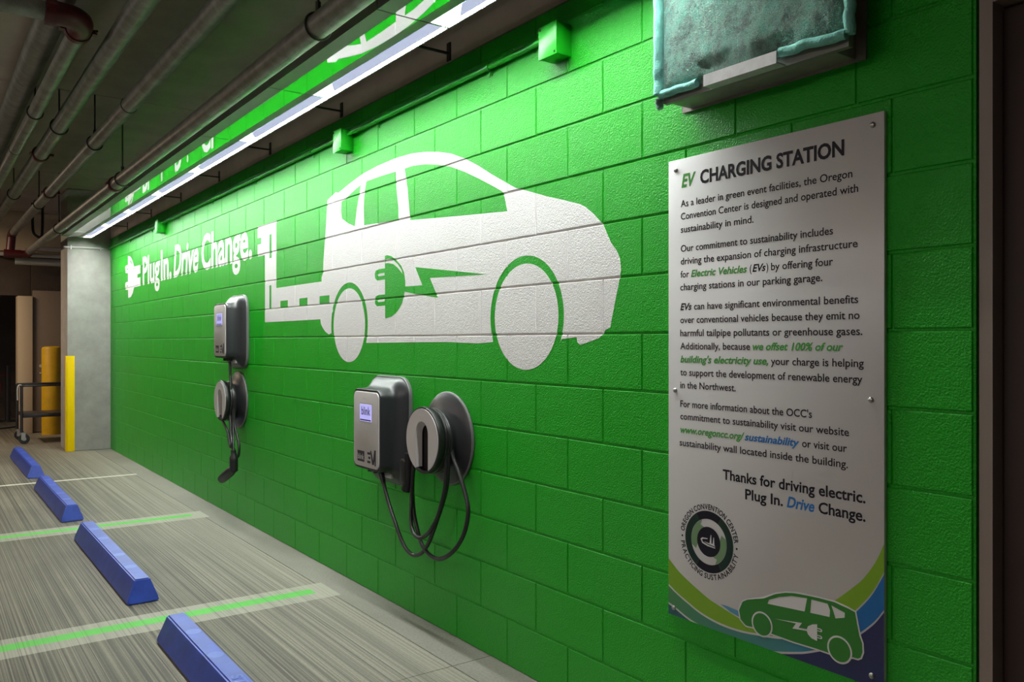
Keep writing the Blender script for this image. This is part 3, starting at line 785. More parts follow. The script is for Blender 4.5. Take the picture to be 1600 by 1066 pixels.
# back
bk = [bm.verts.new((-0.1188, y, z)) for y, z in ((y0, z0), (y1, z0), (y1, z1), (y0, z1))]
bm.faces.new(bk)
bobj('filter_face', bm, M['filter'], pad, smooth=True, sharp=80)
def wobble(pts, r, amp):
    P = smooth_path(pts, 24); return [p + Vector((noise.noise(p * 30) * amp, noise.noise(p * 34 + Vector((5, 0, 0))) * amp, noise.noise(p * 27 + Vector((0, 9, 0))) * amp)) for p in P]
for pts, rr in (([(-.136, 1.868, 2.84), (-.136, 1.868, 2.5), (-.136, 1.866, 2.178)], .017),
               ([(-.136, 1.862, 2.176), (-.138, 1.78, 2.174), (-.134, 1.705, 2.176)], .013),
               ([(-.136, 1.412, 2.186), (-.138, 1.32, 2.182), (-.134, 1.212, 2.178)], .014),
               ([(-.130, 1.206, 2.178), (-.130, 1.206, 2.5), (-.130, 1.206, 2.84)], .015)):
    tube('rolled_edge', wobble(pts, rr, .006), rr, M['filter_edge'], pad, n=10)
tube('loose_tuft', wobble([(-.130, 1.868, 2.168), (-.128, 1.873, 2.150), (-.124, 1.866, 2.135)], .010, .006), [.014] * 20 + [.012] * 20 + [.008] * 9, M['filter'], pad, n=8)
# short loose fibres over the pad
bm = bmesh.new()
for q in range(9000):
    y = random.uniform(y0 + .01, y1 - .01); z = random.uniform(z0 + .02, z1 - .02)
    if 1.41 < y < 1.70 and z < 2.24: continue
    x = -0.139 - noise.noise(Vector((y * 9, z * 9, 0))) * .006
    a = random.uniform(0, 2 * PI); l = random.uniform(.008, .022); c = random.uniform(-.4, .4)
    p0 = Vector((x, y, z)); p1 = p0 + Vector((-random.uniform(.002, .005), math.cos(a) * l * .5, math.sin(a) * l * .5)); p2 = p0 + Vector((0, math.cos(a + c) * l, math.sin(a + c) * l))
    nrm = Vector((0, -math.sin(a), math.cos(a))) * .0004
    v = [bm.verts.new(p) for p in (p0 - nrm, p0 + nrm, p1 + nrm, p1 - nrm, p2)]
    bm.faces.new(v[:4]); bm.faces.new((v[3], v[2], v[4]))
o = bobj('loose_fibres', bm, M['filter_edge'], pad); o['kind'] = 'stuff'

# ------------------------------------------------------------------ information sign
SY, SX = 1.940, -0.014
sg = thing('information_sign', (SX, 1.56, 0.48), 'tall white information board headed EV CHARGING STATION on the green wall', 'sign')
box('sign_panel', (SX, -0.0008, 1.179, 1.940, 0.478, 1.993), M['sign'], sg, bev=0.0012)
S0 = lambda lift: (lambda u, v: (SX - lift, SY - u, v))
def para(name, rows):
    for s_, u0, v, u1, cap, bold, sh, c in rows:
        bold = {.006: .012, .022: .034, .016: .022, .018: .027, .02: .027}[bold]
        Flat().add(text2d(s_, u0, v, cap, u1 - u0, bold, sh), M[c]).put('printed_line' if name != 'headline' else 'headline', S0(.0006), sg)
T, B, I = .0405, .0215, .2
para('headline', [('EV', .058, 1.899, .120, T, .022, .25, 'sgreen'), ('CHARGING STATION', .138, 1.899, .647, T, .022, 0, 'ink')])
para('paragraph', [('As a leader in green event facilities, the Oregon', .055, 1.834, .671, B, .006, 0, 'ink'),
                   ('Convention Center is designed and operated with', .055, 1.792, .688, B, .006, 0, 'ink'),
                   ('sustainability in mind.', .055, 1.749, .347, B, .006, 0, 'ink')])
para('paragraph', [('Our commitment to sustainability includes', .055, 1.686, .613, B, .006, 0, 'ink'),
                   ('driving the expansion of charging infrastructure', .055, 1.644, .686, B, .006, 0, 'ink'),
                   ('for', .054, 1.601, .091, B, .006, 0, 'ink'), ('Electric Vehicles', .099, 1.601, .323, B, .018, .25, 'sgreen'),
                   ('(', .333, 1.601, .340, B, .006, 0, 'ink'), ('EVs', .343, 1.601, .391, B, .02, .25, 'ink'), (')', .393, 1.601, .400, B, .006, 0, 'ink'),
                   ('by offering four', .410, 1.601, .613, B, .006, 0, 'ink'),
                   ('charging stations in our parking garage.', .053, 1.559, .580, B, .006, 0, 'ink')])
para('paragraph', [('EVs', .053, 1.494, .102, B, .02, .25, 'ink'), ('can have significant environmental benefits', .112, 1.494, .688, B, .006, 0, 'ink'),
                   ('over conventional vehicles because they emit no', .053, 1.451, .692, B, .006, 0, 'ink'),
                   ('harmful tailpipe pollutants or greenhouse gases.', .053, 1.408, .700, B, .006, 0, 'ink'),
                   ('Additionally, because', .053, 1.365, .334, B, .006, 0, 'ink'), ('we offset 100% of our', .343, 1.365, .644, B, .018, .25, 'sgreen'),
                   ("building's electricity use,", .053, 1.322, .400, B, .018, .25, 'sgreen'), ('your charge is helping', .409, 1.322, .704, B, .006, 0, 'ink'),
                   ('to support the development of renewable energy', .053, 1.279, .700, B, .006, 0, 'ink'),
                   ('in the Northwest.', .053, 1.237, .280, B, .006, 0, 'ink')])
para('paragraph', [("For more information about the OCC's", .053, 1.175, .547, B, .006, 0, 'ink'),
                   ('commitment to sustainability visit our website', .053, 1.134, .661, B, .006, 0, 'ink'),
                   ('www.oregoncc.org/', .053, 1.090, .313, B, .018, .25, 'sgreen'), ('sustainability', .314, 1.090, .506, B, .018, .25, 'sblue'),
                   ('or visit our', .515, 1.090, .655, B, .006, 0, 'ink'),
                   ('sustainability wall located inside the building.', .050, 1.047, .658, B, .006, 0, 'ink')])
para('closing_line', [('Thanks for driving electric.', .230, .960, .709, .030, .016, 0, 'ink'),
                      ('Plug In.', .316, .911, .451, .030, .016, 0, 'ink'), ('Drive', .464, .911, .555, .030, .018, .25, 'sblue'), ('Change.', .568, .911, .709, .030, .016, 0, 'ink')])
# coloured bands at the foot of the board
def spl(L, k=5): return [(p.x, p.y) for p in smooth_path([(a, b, 0) for a, b in L], k)]
E0, E1 = .0002, .7608
lime_u = spl([(E0, .664), (.018, .650), (.052, .6257), (.098, .603), (.143, .583), (.182, .568), (.232, .5554), (.27, .546), (.30, .54), (.36, .536), (.44, .55), (.52, .59), (.5717, .64), (.6217, .6813), (.6652, .7203), (.7014, .7568), (.7367, .8088), (E1, .862)])
lime_l = spl([(E0, .578), (.0395, .5576), (.0857, .539), (.135, .521), (.194, .509), (.251, .505), (.306, .507), (.36, .514), (.44, .527), (.52, .555), (.60, .60), (.655, .640), (.680, .668), (.713, .707), (.737, .743), (E1, .789)])
b2_u = [(u, v - .0065) for u, v in lime_l]
b2_l = spl([(E0, .517), (.031, .5075), (.073, .492), (.1144, .481), (.174, .4735), (.22, .4705), (.27, .469), (.32, .4695), (.36, .4722), (.405, .476), (.447, .4856), (.494, .4994), (.533, .513), (.60, .545), (.66, .583), (.695, .613), (.715, .632), (.738, .657), (E1, .690)])
nv_u = [(u, max(v - .0065, .4787)) for u, v in b2_l]
b2_l = [(u, max(v, .4785)) for u, v in b2_l]
f = Flat()
f.add(fill2d([lime_u + lime_l[::-1]]), M['lime'])
f.add(fill2d([b2_u + b2_l[::-1]]), M['band'])
nvr = [p for p in nv_u if p[0] > .385]; nvl = [p for p in nv_u if p[0] < .15]
f.add(fill2d([[(.385, .4786)] + nvr + [(E1, .4786)]]), M['navy'])
f.add(fill2d([nvl + [(.15, .4786), (E0, .4786)]]), M['slate'])
f.add(fill2d([[(.221, .5662), (.2474, .5669), (.2935, .5631), (.2954, .5454), (.2623, .5514)]]), M['sky'])
f.put('colour_bands', S0(.0004), sg)
# little car on the board
SCAR = [(.2992, .58), (.3068, .5957), (.3236, .6061), (.3512, .6152), (.3856, .6256), (.4051, .637), (.4261, .6487), (.4605, .661), (.4908, .667), (.5269, .6703), (.5717, .673), (.6181, .6737), (.6572, .6674), (.6792, .6624), (.685, .6318), (.6923, .6017), (.6995, .5851), (.7009, .5615), (.6952, .5451), (.6865, .5397), (.6719, .5392), (.6342, .5275), (.5982, .5289), (.5622, .5291), (.4874, .5267), (.4121, .5282), (.3784, .523), (.3476, .5293), (.3273, .5266), (.318, .5271), (.2992, .5402), (.2935, .5663)]
def grow(L, d):
    out = []
    n = len(L)
    for i in range(n):
        a, b, c = Vector(L[i - 1]), Vector(L[i]), Vector(L[(i + 1) % n])
        t_ = ((b - a).normalized() + (c - b).normalized())
        t_ = t_.normalized() if t_.length > 1e-6 else (c - b).normalized()
        out.append((b.x - t_.y * d, b.y + t_.x * d))
    return out
f = Flat(); f.add(fill2d([grow(SCAR, .0045)]), M['sign']); f.put('car_outline', S0(.0009), sg)
f = Flat(); f.add(fill2d([SCAR, [(.398, .613), (.4033, .6262), (.4399, .6434), (.4807, .6565), (.5318, .663), (.5237, .6232)],
     [(.5456, .6631), (.5967, .6641), (.6044, .6481), (.6028, .6289), (.5418, .6246)], [(.6084, .6624), (.6489, .653), (.6483, .6393), (.6212, .63)]]), M['cargreen'])
f.put('printed_car', S0(.0013), sg)
f = Flat()
for c, r in (((.3785, .5465), .0375), ((.6335, .5475), .0375)): Flat().add(fill2d([circ(c[0], c[1], r)]), M['sign']).put('wheel_outline', S0(.0017), sg)
f.add(fill2d([[(.4226, .5753), (.5155, .5883), (.504, .5716), (.5318, .5752), (.5318, .5704), (.4841, .564), (.4957, .5816)]]), M['sign'])
f.add(fill2d([[(.5644, .5984), (.5644, .5513), (.5463, .5539), (.535, .5619), (.5302, .5719), (.535, .5846), (.5495, .5937)]]), M['sign'])
for dv in (0, -.0195):
    f.add(fill2d([[(.565, .5885 + dv), (.577, .5885 + dv), (.580, .586 + dv), (.580, .582 + dv), (.577, .5795 + dv), (.565, .5795 + dv)], [(.565, .586 + dv), (.575, .586 + dv), (.576, .584 + dv), (.575, .582 + dv), (.565, .582 + dv)]]), M['sign'])
f.put('wheel_and_plug_print', S0(.0017), sg)
for c, r in (((.3785, .5465), .0325), ((.6335, .5475), .0325)): Flat().add(fill2d([circ(c[0], c[1], r)]), M['cargreen']).put('printed_wheel', S0(.0021), sg)
# round emblem
LU, LV = .173, .752
R2 = lambda r0, r1, a0, a1: [(LU + r1 * math.cos(math.radians(a0 + (a1 - a0) * i / 24)), LV + r1 * math.sin(math.radians(a0 + (a1 - a0) * i / 24))) for i in range(25)] + [(LU + r0 * math.cos(math.radians(a1 + (a0 - a1) * i / 24)), LV + r0 * math.sin(math.radians(a1 + (a0 - a1) * i / 24))) for i in range(25)]
f = Flat()
f.add(fill2d([R2(.0725, .098, 60, 120)]), M['ink']); f.add(fill2d([R2(.0725, .098, -120, -60)]), M['ink'])
f.add(fill2d([R2(.0725, .098, 120, 240)]), M['forest']); f.add(fill2d([R2(.0725, .098, -60, 60)]), M['forest'])
arrow = lambda a0, a1: R2(.0475, .0715, a0, a1)[:25] + [(LU + .060 * math.cos(math.radians(a1 + 14)), LV + .060 * math.sin(math.radians(a1 + 14)))] + R2(.0475, .0715, a0, a1)[25:] + [(LU + .060 * math.cos(math.radians(a0 + 12)), LV + .060 * math.sin(math.radians(a0 + 12)))]
f.add(fill2d([arrow(112, 196)]), M['sage']); f.add(fill2d([arrow(-68, 16)]), M['sage'])
f.add(fill2d([circ(LU, LV, .0475)]), M['ink'])
f.put('emblem_rings', S0(.0006), sg)
f = Flat()
em = [[(-.033, .004), (-.026, .010), (-.004, .011), (-.004, .008), (-.022, .006), (-.027, .002), (-.022, -.004), (.0, -.010), (.027, -.013), (.027, -.016), (-.004, -.014), (-.026, -.008)],
      [(-.020, -.001), (.004, -.004), (.009, .024), (.011, .024), (.012, -.003), (.017, -.003), (.020, .018), (.022, .018), (.024, -.006), (.028, -.010), (.0, -.007)]]
for L in em: f.add(fill2d([[(LU + a, LV + b) for a, b in L]]), M['sign'])
f.put('emblem_building', S0(.0011), sg)
f = Flat()
def ring_text(s, rad, a_start, a_end, top, cap):
    V = [(raw_text(ch, .022) if ch != ' ' else None) for ch in s]
    wd = [(max(v[0] for v in q[0]) - min(v[0] for v in q[0])) + .10 if q else .26 for q in V]
    tot = sum(wd); acc = 0; k = cap / CAP
    for q, w_ in zip(V, wd):
        a = math.radians(a_start + (a_end - a_start) * (acc + w_ / 2) / tot); acc += w_
        if not q: continue
        x0 = min(v[0] for v in q[0]); x1 = max(v[0] for v in q[0]); out = []
        kx = abs(math.radians(a_end - a_start)) * (rad + cap * .5) / tot
        for x, y in q[0]:
            lx = (x - (x0 + x1) / 2) * kx; ly = y * k
            if top: r = rad + ly; ta = a - PI / 2
            else: r = -(rad + cap) + ly; ta = a + PI / 2
            ct, st = math.cos(ta), math.sin(ta)
            out.append((LU + lx * ct - r * st, LV + lx * st + r * ct))
        f.add((out, q[1]), M['ink'])
ring_text('OREGON CONVENTION CENTER', .103, 172, 8, True, .0165)
ring_text('PRACTICING SUSTAINABILITY', .102, 188, 352, False, .0165)
for a in (0, 180): f.add(fill2d([circ(LU + .111 * math.cos(math.radians(a)), LV + .111 * math.sin(math.radians(a)), .0035, n=14)]), M['ink'])
f.put('emblem_lettering', S0(.0006), sg)
for y, z in ((1.906, 1.960), (1.210, 1.962), (1.909, 1.228), (1.215, 1.236), (1.915, .504), (1.213, .507)):
    bm = bmesh.new(); add_lathe_x(bm, [(.0145, .0075), (.017, .0078), (.019, .0065), (.0203, .0035), (.0205, .001)], y, z, 14)
    bobj('screw', bm, M['screw'], sg, smooth=True)

# ------------------------------------------------------------------ charging stations
def station(yc, zc, label, group='charging stations'):
    t = thing('charging_station', (0, yc, zc), label, 'charging station', group)
    bm = bmesh.new()
    add_loft(bm, [(.0005, rrect(yc, zc - .004, .452, .566, .105, 8)), (.012, rrect(yc, zc - .004, .456, .570, .105, 8)), (.020, rrect(yc, zc - .004, .446, .560, .10, 8))])
    bobj('wall_plate', bm, M['rim'], t, smooth=True, sharp=50)
    bm = bmesh.new()
    add_loft(bm, [(.0205, rrect(yc, zc - .004, .438, .552, .098, 8)), (.034, rrect(yc, zc - .002, .420, .534, .09, 8)), (.050, rrect(yc, zc, .385, .500, .08, 8)),
                  (.066, rrect(yc, zc + .002, .350, .455, .065, 8)), (.082, rrect(yc, zc + .003, .332, .430, .05, 8)), (.110, rrect(yc, zc + .003, .324, .424, .045, 8)),
                  (.143, rrect(yc, zc + .003, .318, .420, .042, 8)), (.149, rrect(yc, zc + .003, .312, .414, .039, 8))])
    bobj('housing', bm, M['body'], t, smooth=True, sharp=50)
    bm = bmesh.new()
    add_loft(bm, [(.1492, rrect(yc, zc + .003, .292, .394, .034, 8)), (.1535, rrect(yc, zc + .003, .289, .391, .033, 8)), (.1545, rrect(yc, zc + .003, .284, .386, .031, 8))])
    fp = bobj('front_panel', bm, M['plate'], t, smooth=True, sharp=40)
    P0 = -.1546
    mp = lambda u, v: (P0 - .0004, yc - u, zc + v)       # u to the right, v up
    sc = mobj('screen_bezel', [mp(-.072, .142), mp(.079, .142), mp(.079, -.0 + .036), mp(-.072, .036)], [(0, 3, 2, 1)], M['emboss'], fp)
    bm = bmesh.new(); add_box(bm, P0 - .0030, P0 - .0006, yc - .070, yc + .066, zc + .046, zc + .134, bev=.0008)
    bobj('screen', bm, M['screen'], t)
    f = Flat(); q = lambda u, v: (P0 - .0034, yc - u, zc + v)
    f.add(text2d('blink', -.044, .080, .042, .102, bold=.012), M['screen_ink'])
    f.add(fill2d([[(-.060, .050), (.066, .050), (.066, .056), (-.060, .056)]]), M['screen_ink'])
    f.add(text2d('menu', .036, .063, .008, .024, bold=.01), M['screen_ink']) if False else None
    f.put('screen_text', q, fp)
    f = Flat(); q = lambda u, v: (P0 - .0010, yc - u, zc + v)
    f.add(text2d('blink', -.036, .158, .012, .052, bold=.02), M['emboss'])
    f.put('raised_lettering', q, fp)
    f = Flat(); q = lambda u, v: (P0 - .0006, yc - u, zc + v)
    Flat().add(fill2d([[(-.098, -.168), (-.014, -.168), (-.014, -.112), (-.098, -.112)]]), M['blackmatte']).put('black_badge', q, fp)
    Flat().add(fill2d([circ(.010, .006, .006, n=12)]), M['emboss']).put('card_reader_mark', q, fp)
    # EV mark: E of three bars leaning into a V
    for a, b in ((-.124, -.112), (-.146, -.134), (-.168, -.156)):
        f.add(fill2d([[(.020 + (.012 if b == -.134 else 0), a), (.056, a), (.056, b), (.020 + (.012 if b == -.134 else 0), b)]]), M['blackmatte'])
    f.add(fill2d([[(.052, -.102), (.066, -.102), (.086, -.150), (.100, -.095), (.118, -.095), (.118, -.176), (.104, -.176), (.104, -.150), (.096, -.172), (.076, -.172)]]), M['blackmatte'])
    f.put('label_print', q, fp)
    f = Flat(); f.add(text2d('blink', -.092, -.156, .028, .072, bold=.02), M['plate'])
    f.put('badge_lettering', lambda u, v: (P0 - .0011, yc - u, zc + v), fp)
    # underside glands and bright bracket
    bm = bmesh.new(); add_box(bm, -.070, -.030, yc - .120, yc + .0, zc - .248, zc - .205, bev=.004)
    bobj('lower_bracket', bm, M['emboss'], t, smooth=True)
    for dy, p in ((.09, .085), (-.03, .080), (.02, .085)):
        bm = bmesh.new(); add_tube(bm, [(-p, yc + dy, zc - .200), (-p, yc + dy, zc - .232)], .014 if dy != -.03 else .017, 12)
        bobj('cable_gland', bm, M['black'], t, smooth=True)
    return t
S1 = (3.945, .928); S2 = (6.495, 1.472)
station(*S1, 'near charging station with lit blink screen beside its cable reel')
station(*S2, 'far charging station mounted above its own cable reel')

def reel(yc, zc, label):
    t = thing('cable_reel', (0, yc, zc), label, 'cable holder', 'cable holders')
    bm = bmesh.new()
    add_lathe_x(bm, [(.0005, .218), (.004, .2215), (.012, .2215), (.016, .218)], yc, zc, 72)
    bobj('back_rim', bm, M['rim'], t, smooth=True, sharp=60)
    bm = bmesh.new()
    add_lathe_x(bm, [(.0162, .214), (.022, .205), (.030, .188), (.038, .165), (.046, .143), (.054, .127), (.062, .118), (.080, .112), (.112, .110)], yc, zc, 72)
    bobj('dish', bm, M['body'], t, smooth=True, sharp=60)
    # drum and front flange with arched holster opening
    hw = .043
    def arch(w_, top, zb):
        return [(yc + w_, zb)] + [(yc + w_ * math.cos(a), zc + top - w_ + w_ * math.sin(a)) for a in [k * PI / 14 for k in range(15)]] + [(yc - w_, zb)]
    bm = bmesh.new()
    add_lathe_x(bm, [(.1122, .02), (.1122, .140), (.118, .153), (.124, .156), (.146, .156), (.1485, .1545), (.1485, .144), (.1135, .142)], yc, zc, 72, cap=False)
    bobj('front_flange', bm, M['black'], t, smooth=True, sharp=50)
    # light grey face, horseshoe shaped
    def horseshoe(r, w_, top):
        a_cut = math.asin(w_ / r)
        pts = [(yc + r * math.sin(a), zc - r * math.cos(a)) for a in [a_cut + (2 * PI - 2 * a_cut) * k / 60 for k in range(61)]]
        pts += [(yc - w_, zc - r * math.cos(a_cut))]
        ar = [(yc - w_ * math.cos(a), zc + top - w_ + w_ * math.sin(a)) for a in [k * PI / 14 for k in range(15)]]
        return pts + ar
    V, Fc = fill2d([horseshoe(.147, .058, .088)])
    bm = bmesh.new()
    for p, rev in ((.1488, False), (.1525, True)):
        vs = [bm.verts.new((-p, y, z)) for y, z in V]
        for ff in Fc: bm.faces.new([vs[i] for i in ff])
    hs = horseshoe(.147, .058, .088)
    a = [bm.verts.new((-.1488, y, z)) for y, z in hs]; b = [bm.verts.new((-.1525, y, z)) for y, z in hs]
    for i in range(len(hs)): bm.faces.new((a[i], a[(i + 1) % len(hs)], b[(i + 1) % len(hs)], b[i]))
    bobj('face_ring', bm, M['plate'], t)
    # sloping inner lip of the opening, down into the pocket
    o1 = arch(.058, .088, zc - .132); o2 = arch(.044, .070, zc - .128)
    bm = bmesh.new()
    A = [bm.verts.new((-.1524, y, z)) for y, z in o1]; Bv = [bm.verts.new((-.124, y, z)) for y, z in o2]
    for i in range(len(A) - 1): bm.faces.new((A[i], A[i + 1], Bv[i + 1], Bv[i]))
    bobj('inner_lip', bm, M['plate'], t, smooth=True)
    V, Fc = fill2d([circ(yc, zc, .1435)])
    mobj('holster_opening', [(-.1150, y, z) for y, z in V], Fc, M['pit'], t)
    f = Flat(); f.add(text2d('blink', -.030, .112, .012, .056, bold=.02), M['emboss'])
    f.put('raised_lettering', lambda u, v: (-.1532, yc - u, zc + v), t)
    return t
R1 = (3.362, .931); R2_ = (6.500, .935)
reel(*R1, 'near round cable reel with arched holster right of its charger')
reel(*R2_, 'far round cable reel below the upper charger')

def coils(yc, zc, n, r0, t, parent):
    bm = bmesh.new()
    for i in range(n):
        p = .070 + i * .0115; rr = r0 + (.004 if i % 2 else 0)
        pts = []
        for k in range(49):
            a = -PI / 2 + 2 * PI * k / 48
            sag = .014 * max(0, -math.sin(a)) ** 2
            pts.append((-(p + .006 * math.sin(a * 1 + i)), yc + rr * math.cos(a), zc + rr * math.sin(a) - sag))
        add_tube(bm, pts, .0085, 10, cap=False)
    bobj('wound_cable', bm, M['rubber'], parent, smooth=True)
CA = [(-.08, 3.915, .70), (-.08, 3.90, .679), (-.085, 3.862, .623), (-.09, 3.80, .545), (-.1, 3.717, .472), (-.1, 3.642, .39), (-.1, 3.573, .356), (-.1, 3.514, .356), (-.1, 3.449, .384), (-.1, 3.393, .435), (-.1, 3.346, .503), (-.09, 3.287, .625), (-.085, 3.251, .719), (-.085, 3.238, .80), (-.085, 3.237, .90)]
CB = [(-.09, 3.50, .88), (-.09, 3.545, .80), (-.09, 3.566, .663), (-.1, 3.556, .583), (-.11, 3.538, .505), (-.12, 3.495, .47), (-.12, 3.446, .457), (-.11, 3.407, .471), (-.11, 3.345, .516), (-.1, 3.301, .585), (-.1, 3.250, .692), (-.098, 3.236, .766), (-.098, 3.236, .86), (-.098, 3.239, .95)]
CC = [(-.07, 3.505, .83), (-.07, 3.585, .76), (-.08, 3.579, .659), (-.09, 3.549, .562), (-.09, 3.516, .487), (-.1, 3.457, .426), (-.1, 3.393, .391), (-.1, 3.323, .382), (-.1, 3.263, .395), (-.1, 3.197, .428), (-.09, 3.141, .48), (-.08, 3.101, .55), (-.07, 3.091, .636), (-.066, 3.119, .706), (-.068, 3.170, .794), (-.07, 3.215, .857), (-.07, 3.238, .93)]
t = thing('charging_cable', (-.09, 3.4, .93), 'black charging cable hanging in long loops from the near reel', 'cable', 'charging cables')
coils(*R1, 4, .136, t, t)
for L in (CA, CB, CC): tube('cable_loop', smooth_path(L), .0098, M['rubber'], t, n=12)
# strain relief at the charger
bm = bmesh.new(); add_tube(bm, [(-.08, 3.915, .70), (-.08, 3.906, .686), (-.083, 3.885, .655)], [.016, .015, .012], 12); bobj('strain_relief', bm, M['black'], t, smooth=True)
# connector hanging behind the near reel
bm = bmesh.new()
add_tube(bm, smooth_path([(-.085, 3.60, .84), (-.085, 3.605, .77), (-.085, 3.61, .70), (-.088, 3.63, .655)], 4), .026, 14)
add_box(bm, -.115, -.06, 3.595, 3.655, .69, .81, bev=.012)
bobj('connector', bm, M['black'], t, smooth=True)

FA = [(-.085, S2[0] - .03, S2[1] - .235), (-.085, 6.455, 1.17), (-.095, 6.42, 1.12), (-.10, 6.395, 1.046), (-.105, 6.385, .95), (-.105, 6.39, .80), (-.11, 6.36, .68), (-.115, 6.31, .60), (-.12, 6.262, .55)]
FB = [(-.11, 6.60, .88), (-.13, 6.55, .81), (-.14, 6.40, .745), (-.14, 6.33, .70), (-.14, 6.297, .632), (-.14, 6.262, .60), (-.135, 6.26, .64), (-.12, 6.33, .72), (-.11, 6.37, .82)]
FC = [(-.08, 6.378, .90), (-.08, 6.360, .76), (-.08, 6.29, .66), (-.08, 6.256, .60), (-.08, 6.262, .54), (-.08, 6.30, .515), (-.08, 6.35, .54), (-.09, 6.39, .62), (-.09, 6.40, .72), (-.09, 6.39, .85)]
t = thing('charging_cable', (-.09, 6.4, .93), 'black charging cable with plug dangling below the far reel', 'cable', 'charging cables')
coils(*R2_, 4, .136, t, t)
for L in (FA, FB, FC): tube('cable_loop', smooth_path(L), .0098, M['rubber'], t, n=12)
FA2 = [(-.085, 6.45, 1.10), (-.09, 6.40, 1.02), (-.09, 6.378, .93), (-.09, 6.372, .80), (-.10, 6.33, .68), (-.115, 6.28, .60), (-.12, 6.262, .56)]
tube('cable_loop', smooth_path(FA2), .0098, M['rubber'], t, n=12)
bm = bmesh.new()
add_tube(bm, smooth_path([(-.12, 6.262, .575), (-.12, 6.258, .52), (-.12, 6.255, .45), (-.12, 6.257, .42)], 3), [.020] * 3 + [.031] * 7, 14)
ax0, ax1 = Vector((-.12, 6.255, .435)), Vector((-.15, 6.450, .335))
add_tube(bm, [ax0, ax0.lerp(ax1, .25), ax0.lerp(ax1, .7), ax1], [.029, .036, .037, .033], 14)
bobj('connector', bm, M['black'], t, smooth=True)

# ------------------------------------------------------------------ wheel stops
def stop(x, y0, y1, label, letters=False):
    t = thing('wheel_stop', (x, (y0 + y1) / 2, 0), label, 'wheel stop', 'blue wheel stops')
    bm = bmesh.new(); wb_, wt, h = .078, .038, .125; e = .030
    sec = lambda ww, zz: (ww, zz)
    pr = [(-wb_, 0.001), (-wb_, .020), (-wt, h), (wt, h), (wb_, .020), (wb_, 0.001)]
    ends = []
    for yy, s in ((y0, 1), (y1, -1)):
        ring = []
        for px, pz in pr: ring.append(bm.verts.new((x + px, yy + s * e * (pz / h), pz)))
        ends.append(ring)
    n = len(pr)
    for k in range(n): bm.faces.new((ends[0][k], ends[0][(k + 1) % n], ends[1][(k + 1) % n], ends[1][k]))
    bm.faces.new(ends[0]); bm.faces.new(ends[1])
    bmesh.ops.bevel(bm, geom=list(bm.edges), offset=.006, segments=2, affect='EDGES')
    bobj('stop_body', bm, M['blue'], t, smooth=True, sharp=40)
    L = y1 - y0
    for fy in (.18, .36, .64, .82):
        V = circ(x, y0 + L * fy, .032, n=20)
        V = [(a, y0 + L * fy + (b - (y0 + L * fy)) * 1.1) for a, b in V]
        mobj('anchor_patch', [(a, b, h + .0008) for a, b in V], [tuple(range(len(V)))], M['bluelt'], t)
    if letters:
        Vt, Fc = text2d('STOP', 0, 0, .040, .22, bold=.02)
        o = mobj('raised_lettering', [(x - .020 + b, y0 + L * .50 - a, h + .0022) for a, b in Vt], Fc, M['bluelt'], t)
    return t
SX0 = -1.078
stop(SX0, 2.24, 4.065, 'blue wheel stop nearest the camera, cut by the lower photo edge', True)
stop(SX0, 4.70, 6.50, 'blue wheel stop between the two green bay lines')
stop(SX0 + .005, 7.16, 8.95, 'blue wheel stop between the white line and a green line')
stop(SX0 + .02, 9.65, 11.55, 'farthest blue wheel stop, in front of the black cart')

# ------------------------------------------------------------------ column guard, bollard, cart, post
t = thing('corner_guard', (-0.50, 11.74, 0), 'bright yellow corner guard on the concrete column', 'corner guard')
bm = bmesh.new(); add_box(bm, -0.506, -0.415, 11.738, 11.7495, 0.001, 1.21, bev=.002); add_box(bm, -0.512, -0.4985, 11.738, 11.83, 0.001, 1.21, bev=.002)
bobj('guard_angle', bm, M['yellow'], t, smooth=True)
t = thing('bollard', (-0.40, 14.15, 0), 'round yellow bollard before the far door', 'bollard')
bm = bmesh.new(); add_tube(bm, [(-.39, 14.13, .001), (-.39, 14.13, 1.28), (-.39, 14.13, 1.305), (-.39, 14.13, 1.32)], [.132, .132, .122, .085], 32)
bobj('bollard_sleeve', bm, M['amber'], t, smooth=True)
t = thing('service_cart', (-0.55, 12.97, 0), 'black tubular cart with casters behind the column', 'cart')
x0, x1, ya, yb = -.885, .30, 12.97, 13.55
bm = bmesh.new()
add_tube(bm, [(x0, ya, .79), (x1, ya, .79), (x1, yb, .79), (x0, yb, .79), (x0, ya, .79)], .015, 10)
bobj('top_rail', bm, M['cart'], t, smooth=True)
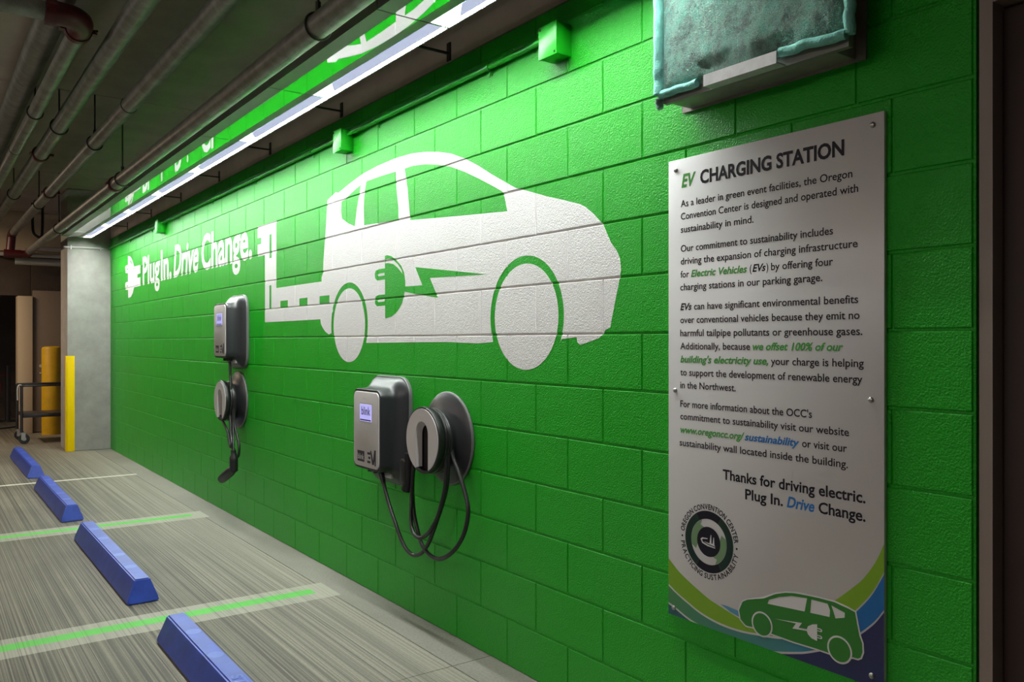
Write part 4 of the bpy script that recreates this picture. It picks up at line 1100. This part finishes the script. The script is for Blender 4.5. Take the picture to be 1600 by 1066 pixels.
for xx in (x0, x1):
    for yy in (ya, yb):
        tube('leg', [(xx, yy, .155), (xx, yy, .79)], .019, M['cart'], t)
        cs = bmesh.new(); add_tube(cs, [(xx + .03, yy - .018, .070), (xx + .03, yy + .018, .070)], .068, 24)
        wh = bobj('caster_wheel', cs, M['black'], t, smooth=True, sharp=50)
        cs = bmesh.new(); add_tube(cs, [(xx + .03, yy - .021, .070), (xx + .03, yy + .021, .070)], .026, 18); bobj('wheel_hub', cs, M['grey'], wh, smooth=True)
        cs = bmesh.new(); add_box(cs, xx - .005, xx + .045, yy - .030, yy - .024, .06, .155); add_box(cs, xx - .005, xx + .045, yy + .024, yy + .030, .06, .155); add_box(cs, xx - .01, xx + .05, yy - .030, yy + .030, .150, .158)
        bobj('caster_fork', cs, M['grey'], t)
box('lower_shelf', (x0 + .02, x1 - .02, ya, yb, .355, .405), M['cart'], t, bev=.004)
tube('hanging_strap', smooth_path([(x0 + .0, ya - .018, .80), (x0 - .035, ya - .018, .80), (x0 - .05, ya - .018, .74), (x0 - .048, ya - .018, .60)]), .007, M['emboss'], t, n=8)
t = thing('barrier_post', (-.746, 16.78, 0), 'thin dark post with red band far behind the cart', 'post')
tube('post', [(-.746, 16.78, .02), (-.746, 16.78, .97)], .040, M['cart'], t, n=16)
tube('red_band', [(-.746, 16.78, .80), (-.746, 16.78, .815)], .044, M['red'], t, n=16)
bm = bmesh.new(); add_tube(bm, [(-.746, 16.78, .001), (-.746, 16.78, .025)], .15, 24); bobj('base', bm, M['cart'], t, smooth=True)
tube('red_chain', smooth_path([(-.786, 16.78, .80), (-.95, 16.78, .78), (-1.0, 16.78, .60), (-.90, 16.78, .48), (-.85, 16.78, .55), (-.9, 16.78, .72), (-1.3, 16.78, .70)]), .012, M['red'], t, n=8)
t = thing('floor_hose', (-.9, 15.6, 0), 'thin black hose lying on the floor behind the cart', 'hose')
tube('hose', smooth_path([(-2.2, 15.2, .013), (-1.5, 15.25, .013), (-1.0, 15.35, .013), (-.7, 15.6, .013), (-.5, 16.0, .013)]), .012, M['rubber'], t, n=8)
